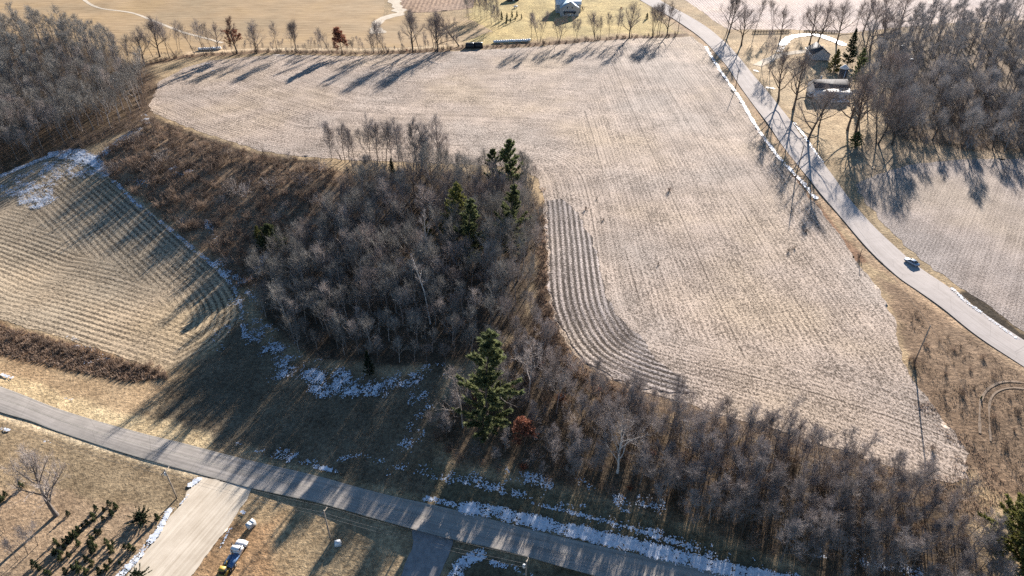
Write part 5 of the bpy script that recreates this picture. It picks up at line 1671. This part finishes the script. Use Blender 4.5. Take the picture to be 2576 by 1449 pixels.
# ------------------------------------------------------------------ buildings
def gable(root, x0, x1, y0, y1, zb, ze, zr, wall, roof, axis='x', over=.4, th=.14, gablewall=None):
    """walls and two roof slopes; ridge along axis; separate slope objects"""
    if axis == 'x':
        ym = (y0 + y1) / 2
        pts = [(x0, y0), (x1, y0), (x1, y1), (x0, y1)]
        V = [(x, y, zb) for x, y in pts] + [(x, y, ze) for x, y in pts] + [(x0, ym, zr), (x1, ym, zr)]
        F4 = [[0, 1, 5, 4], [2, 3, 7, 6]]
        F5 = [[1, 2, 6, 9, 5], [3, 0, 4, 8, 7]]
    else:
        xm = (x0 + x1) / 2
        pts = [(x0, y0), (x1, y0), (x1, y1), (x0, y1)]
        V = [(x, y, zb) for x, y in pts] + [(x, y, ze) for x, y in pts] + [(xm, y0, zr), (xm, y1, zr)]
        F4 = [[1, 2, 6, 5], [3, 0, 4, 7]]
        F5 = [[0, 1, 5, 8, 4], [2, 3, 7, 9, 6]]
    T = [[f[0], f[1], f[2]] for f in F5] + [[f[0], f[2], f[4]] for f in F5] + [[f[2], f[3], f[4]] for f in F5]
    me = mkmesh("wall", [(V, F4, 0), (V, T, 0)], [M[wall]])
    link("wall", me, root)
    rm = roof if isinstance(roof, tuple) else (roof, roof)
    sl = (zr - ze)
    for k, s in enumerate((-1, 1)):
        if axis == 'x':
            ym, half = (y0 + y1) / 2, (y1 - y0) / 2
            e = ym + s * (half + over)
            zl = ze - sl * over / half
            p = [(x0 - over, ym, zr), (x1 + over, ym, zr), (x1 + over, e, zl), (x0 - over, e, zl)]
        else:
            xm, half = (x0 + x1) / 2, (x1 - x0) / 2
            e = xm + s * (half + over)
            zl = ze - sl * over / half
            p = [(xm, y0 - over, zr), (xm, y1 + over, zr), (e, y1 + over, zl), (e, y0 - over, zl)]
        q = [(x, y, z + .02) for x, y, z in p] + [(x, y, z + .02 + th) for x, y, z in p]
        obj("roof", hexa(q), rm[k], root)


def window(root, x, y, z, w, h, face='-y', frame_m='white'):
    t = .05
    if face == '-y':
        f = obj("window", bx(x - w / 2, x + w / 2, y - t, y + .01, z, z + h), frame_m, root)
        obj("pane", bx(x - w / 2 + .12, x + w / 2 - .12, y - t - .012, y - t + .02, z + .12, z + h - .12), 'glass', f)
    else:
        s = 1 if face == '+x' else -1
        f = obj("window", bx(min(x, x + s * t), max(x, x + s * t), y - w / 2, y + w / 2, z, z + h), frame_m, root)
        obj("pane", bx(min(x + s * (t - .02), x + s * (t + .012)), max(x + s * (t - .02), x + s * (t + .012)), y - w / 2 + .12, y + w / 2 - .12, z + .12, z + h - .12), 'glass', f)


b = G([(1433, 41)])[0]
o = empty("farm_house", b, .03, label="house with white metal roof, shaded slope tinted blue, on the lawn above the hedgerow", category="house")
gable(o, -6.2, 6.2, 0, 9.5, 0, 5.0, 9.0, 'siding', ('blue_and_shade_roof', 'white_metal'), 'y')  # blue on the left slope paints sky-tinted shade over white metal
gable(o, -8.5, 8.5, 9.52, 19.0, 0, 5.6, 9.6, 'siding', 'white_metal', 'x')
d_ = obj("door", bx(-.2, 1.0, -.06, .01, .15, 2.4), 'white', o)
obj("handle", bx(.82, .9, -.12, -.05, 1.2, 1.3), 'black', d_)
for x in (-3.6, 3.2):
    window(o, x, -.0, 1.1, 1.6, 1.5)
window(o, -1.7, 0, 5.0, 1.1, 1.4)
window(o, 1.5, 0, 5.0, 1.1, 1.4)
obj("porch_roof", hexa([(-4.5, -2.6, 2.7), (4.0, -2.6, 2.7), (4.0, -.05, 3.1), (-4.5, -.05, 3.1), (-4.5, -2.6, 2.8), (4.0, -2.6, 2.8), (4.0, -.05, 3.25), (-4.5, -.05, 3.25)]), 'shingle', o)
for x in (-4.3, -1.3, 1.6, 3.8):
    obj("porch_post", bx(x - .08, x + .08, -2.5, -2.34, 0, 2.7), 'white', o)
obj("chimney", bx(2.2, 3.0, 13.2, 14.0, 8.6, 11.0), 'stone_grey', o)

b = G([(1297, 20)])[0]
o = empty("propane_tank", b, .5, label="small white tank standing on the lawn near the grove", category="tank")
v, f = lathe([(0, -1.5), (.45, -1.4), (.6, -1.15), (.6, 1.15), (.45, 1.4), (0, 1.5)], 12)
obj("tank", (v[:, [2, 0, 1]] + [0, 0, .95], f), 'white', o)
for x in (-.9, .9):
    obj("leg", bx(x - .1, x + .1, -.4, .4, 0, .5), 'stone_grey', o)
obj("valve_cap", bx(-.18, .18, -.18, .18, 1.5, 1.72), 'white', o)
b = G([(1292, 3)])[0]
o = empty("garden_shed", b, .3, label="dark shed with blue roof behind the grove at the top edge", category="shed")
gable(o, -4, 4, 0, 5, 0, 2.6, 4.2, 'dark_wood', 'blue_and_shade_roof', 'x')
obj("door", bx(-.6, .6, -.05, .01, 0, 2.1), 'white', o)

# barn: its ridge runs from the near white eave corner away to the right
e0, e1, e2 = G([(2026, 134), (2058, 172), (2060, 118)])
az = frame(e0, e1)
o = empty("barn", e0, az, label="grey barn with dark shingle roof and white eaves inside the curved snow", category="barn")
Lb = 13.0
gable(o, 0, Lb, 0.0, 9.5, 0, 3.2, 6.4, 'siding', 'shingle', 'x', .5)
obj("fascia", bx(-.5, Lb + .5, -.58, -.50, 2.75, 3.05), 'white', o)
obj("fascia", bx(-.5, Lb + .5, 10.0, 10.08, 2.75, 3.05), 'white', o)
for x in (2.0, 5.2, 8.4, 11.2):
    window(o, x, 0, 1.0, 1.3, 1.2)
d_ = obj("door", bx(6.3, 7.3, -.06, .01, .1, 2.2), 'white', o)
obj("handle", bx(7.1, 7.2, -.12, -.05, 1.1, 1.2), 'black', d_)
obj("vent_pipe", tube([(8.5, 6.0, 5.0), (8.5, 6.0, 6.6)], .22, 8, True), 'white', o)

b = G([(2095, 252)])[0]
o = empty("farm_house", b, .02, label="farm house with dark main roof and pale front roof among the yard trees", category="house")
gable(o, -8.0, 8.6, 4.2, 13.5, 0, 4.6, 7.2, 'white', 'shingle', 'x')
gl = obj("front_wall", bx(-8.4, 8.8, .6, 4.15, 0, 2.6), 'white', o)
obj("front_roof", hexa([(-8.8, 0, 2.65), (9.2, 0, 2.65), (9.2, 4.18, 4.0), (-8.8, 4.18, 4.0), (-8.8, 0, 2.8), (9.2, 0, 2.8), (9.2, 4.18, 4.15), (-8.8, 4.18, 4.15)]), 'pale_roof', o)
obj("roof_vent", bx(4.6, 5.0, 2.2, 2.6, 3.6, 4.1), 'black', o)
obj("roof_vent", bx(5.4, 5.8, 2.2, 2.6, 3.6, 4.1), 'black', o)
for x in (-6.0, -2.4, 2.0, 6.2):
    window(o, x, .6, .9, 1.4, 1.2)
obj("door", bx(-.5, .6, .54, .61, .1, 2.2), 'dark_wood', o)
for x in (-5, 0, 5):
    pass
obj("chimney", bx(-4.2, -3.4, 9.5, 10.3, 6.2, 8.6), 'stone_grey', o)
obj("gutter", bx(-8.3, 8.9, 3.70, 3.79, 4.36, 4.5), 'white', o)
b = G([(2117, 226)])[0]
o = empty("silo", b + np.array([.0, 3.0, 0]), label="short dark silo with pale cone cap behind the farm house roof", category="silo")
v, f = lathe([(0, 0), (2.0, 0), (2.0, 10.0), (0, 10.0)], 16)
obj("shaft", (v, f), 'shingle', o)
v, f = lathe([(2.25, 9.95), (2.25, 10.1), (.5, 11.6), (0, 11.75)], 16)
obj("cap", (v, f), 'pale_roof', o)
obj("ladder", bx(-.25, .25, -2.1, -2.02, .5, 9.5), 'rim', o)

# fences at the back of the yard
def rail_fence(a, b, n, label, h=1.3):
    A, B = G([a])[0], G([b])[0]
    o = empty("rail_fence", A, frame(A, B), label=label, category="fence")
    L = np.linalg.norm(B[:2] - A[:2])
    for i in range(n):
        x = L * i / (n - 1)
        z = hgt(A[:2] + (B - A)[:2] * i / (n - 1))[0] - A[2]
        obj("post", bx(x - .12, x + .12, -.12, .12, z - .2, z + h + .25), 'dark_wood', o)
    for k in range(4):
        z = .25 + k * .36
        obj("rail", bx(0, L, -.16, -.125, z, z + .22), 'dark_wood', o)


rail_fence((1893, 83), (1984, 82), 14, "dark board fence from the road trees to the curved snow")
rail_fence((2022, 82), (2106, 82), 13, "dark board fence between the curved snow and the spruce")
rail_fence((2206, 93), (2262, 88), 8, "short dark board fence before the farm wood")
for i, px in enumerate([(2268, 122), (2272, 152), (2292, 156)]):
    o = empty("bee_hive", G([px])[0], .3 * i, label=["white capped wooden hive standing alone in the yard behind the house", "white capped wooden hive in the yard, one of a pair, nearer the house", "white capped wooden hive in the yard, one of a pair, nearer the wood"][i], category="hive", group="hives in the yard")
    obj("box", bx(-.7, .7, -.7, .7, .2, 1.6), 'dark_wood', o)
    obj("lid", bx(-.8, .8, -.8, .8, 1.605, 1.75), 'white', o)
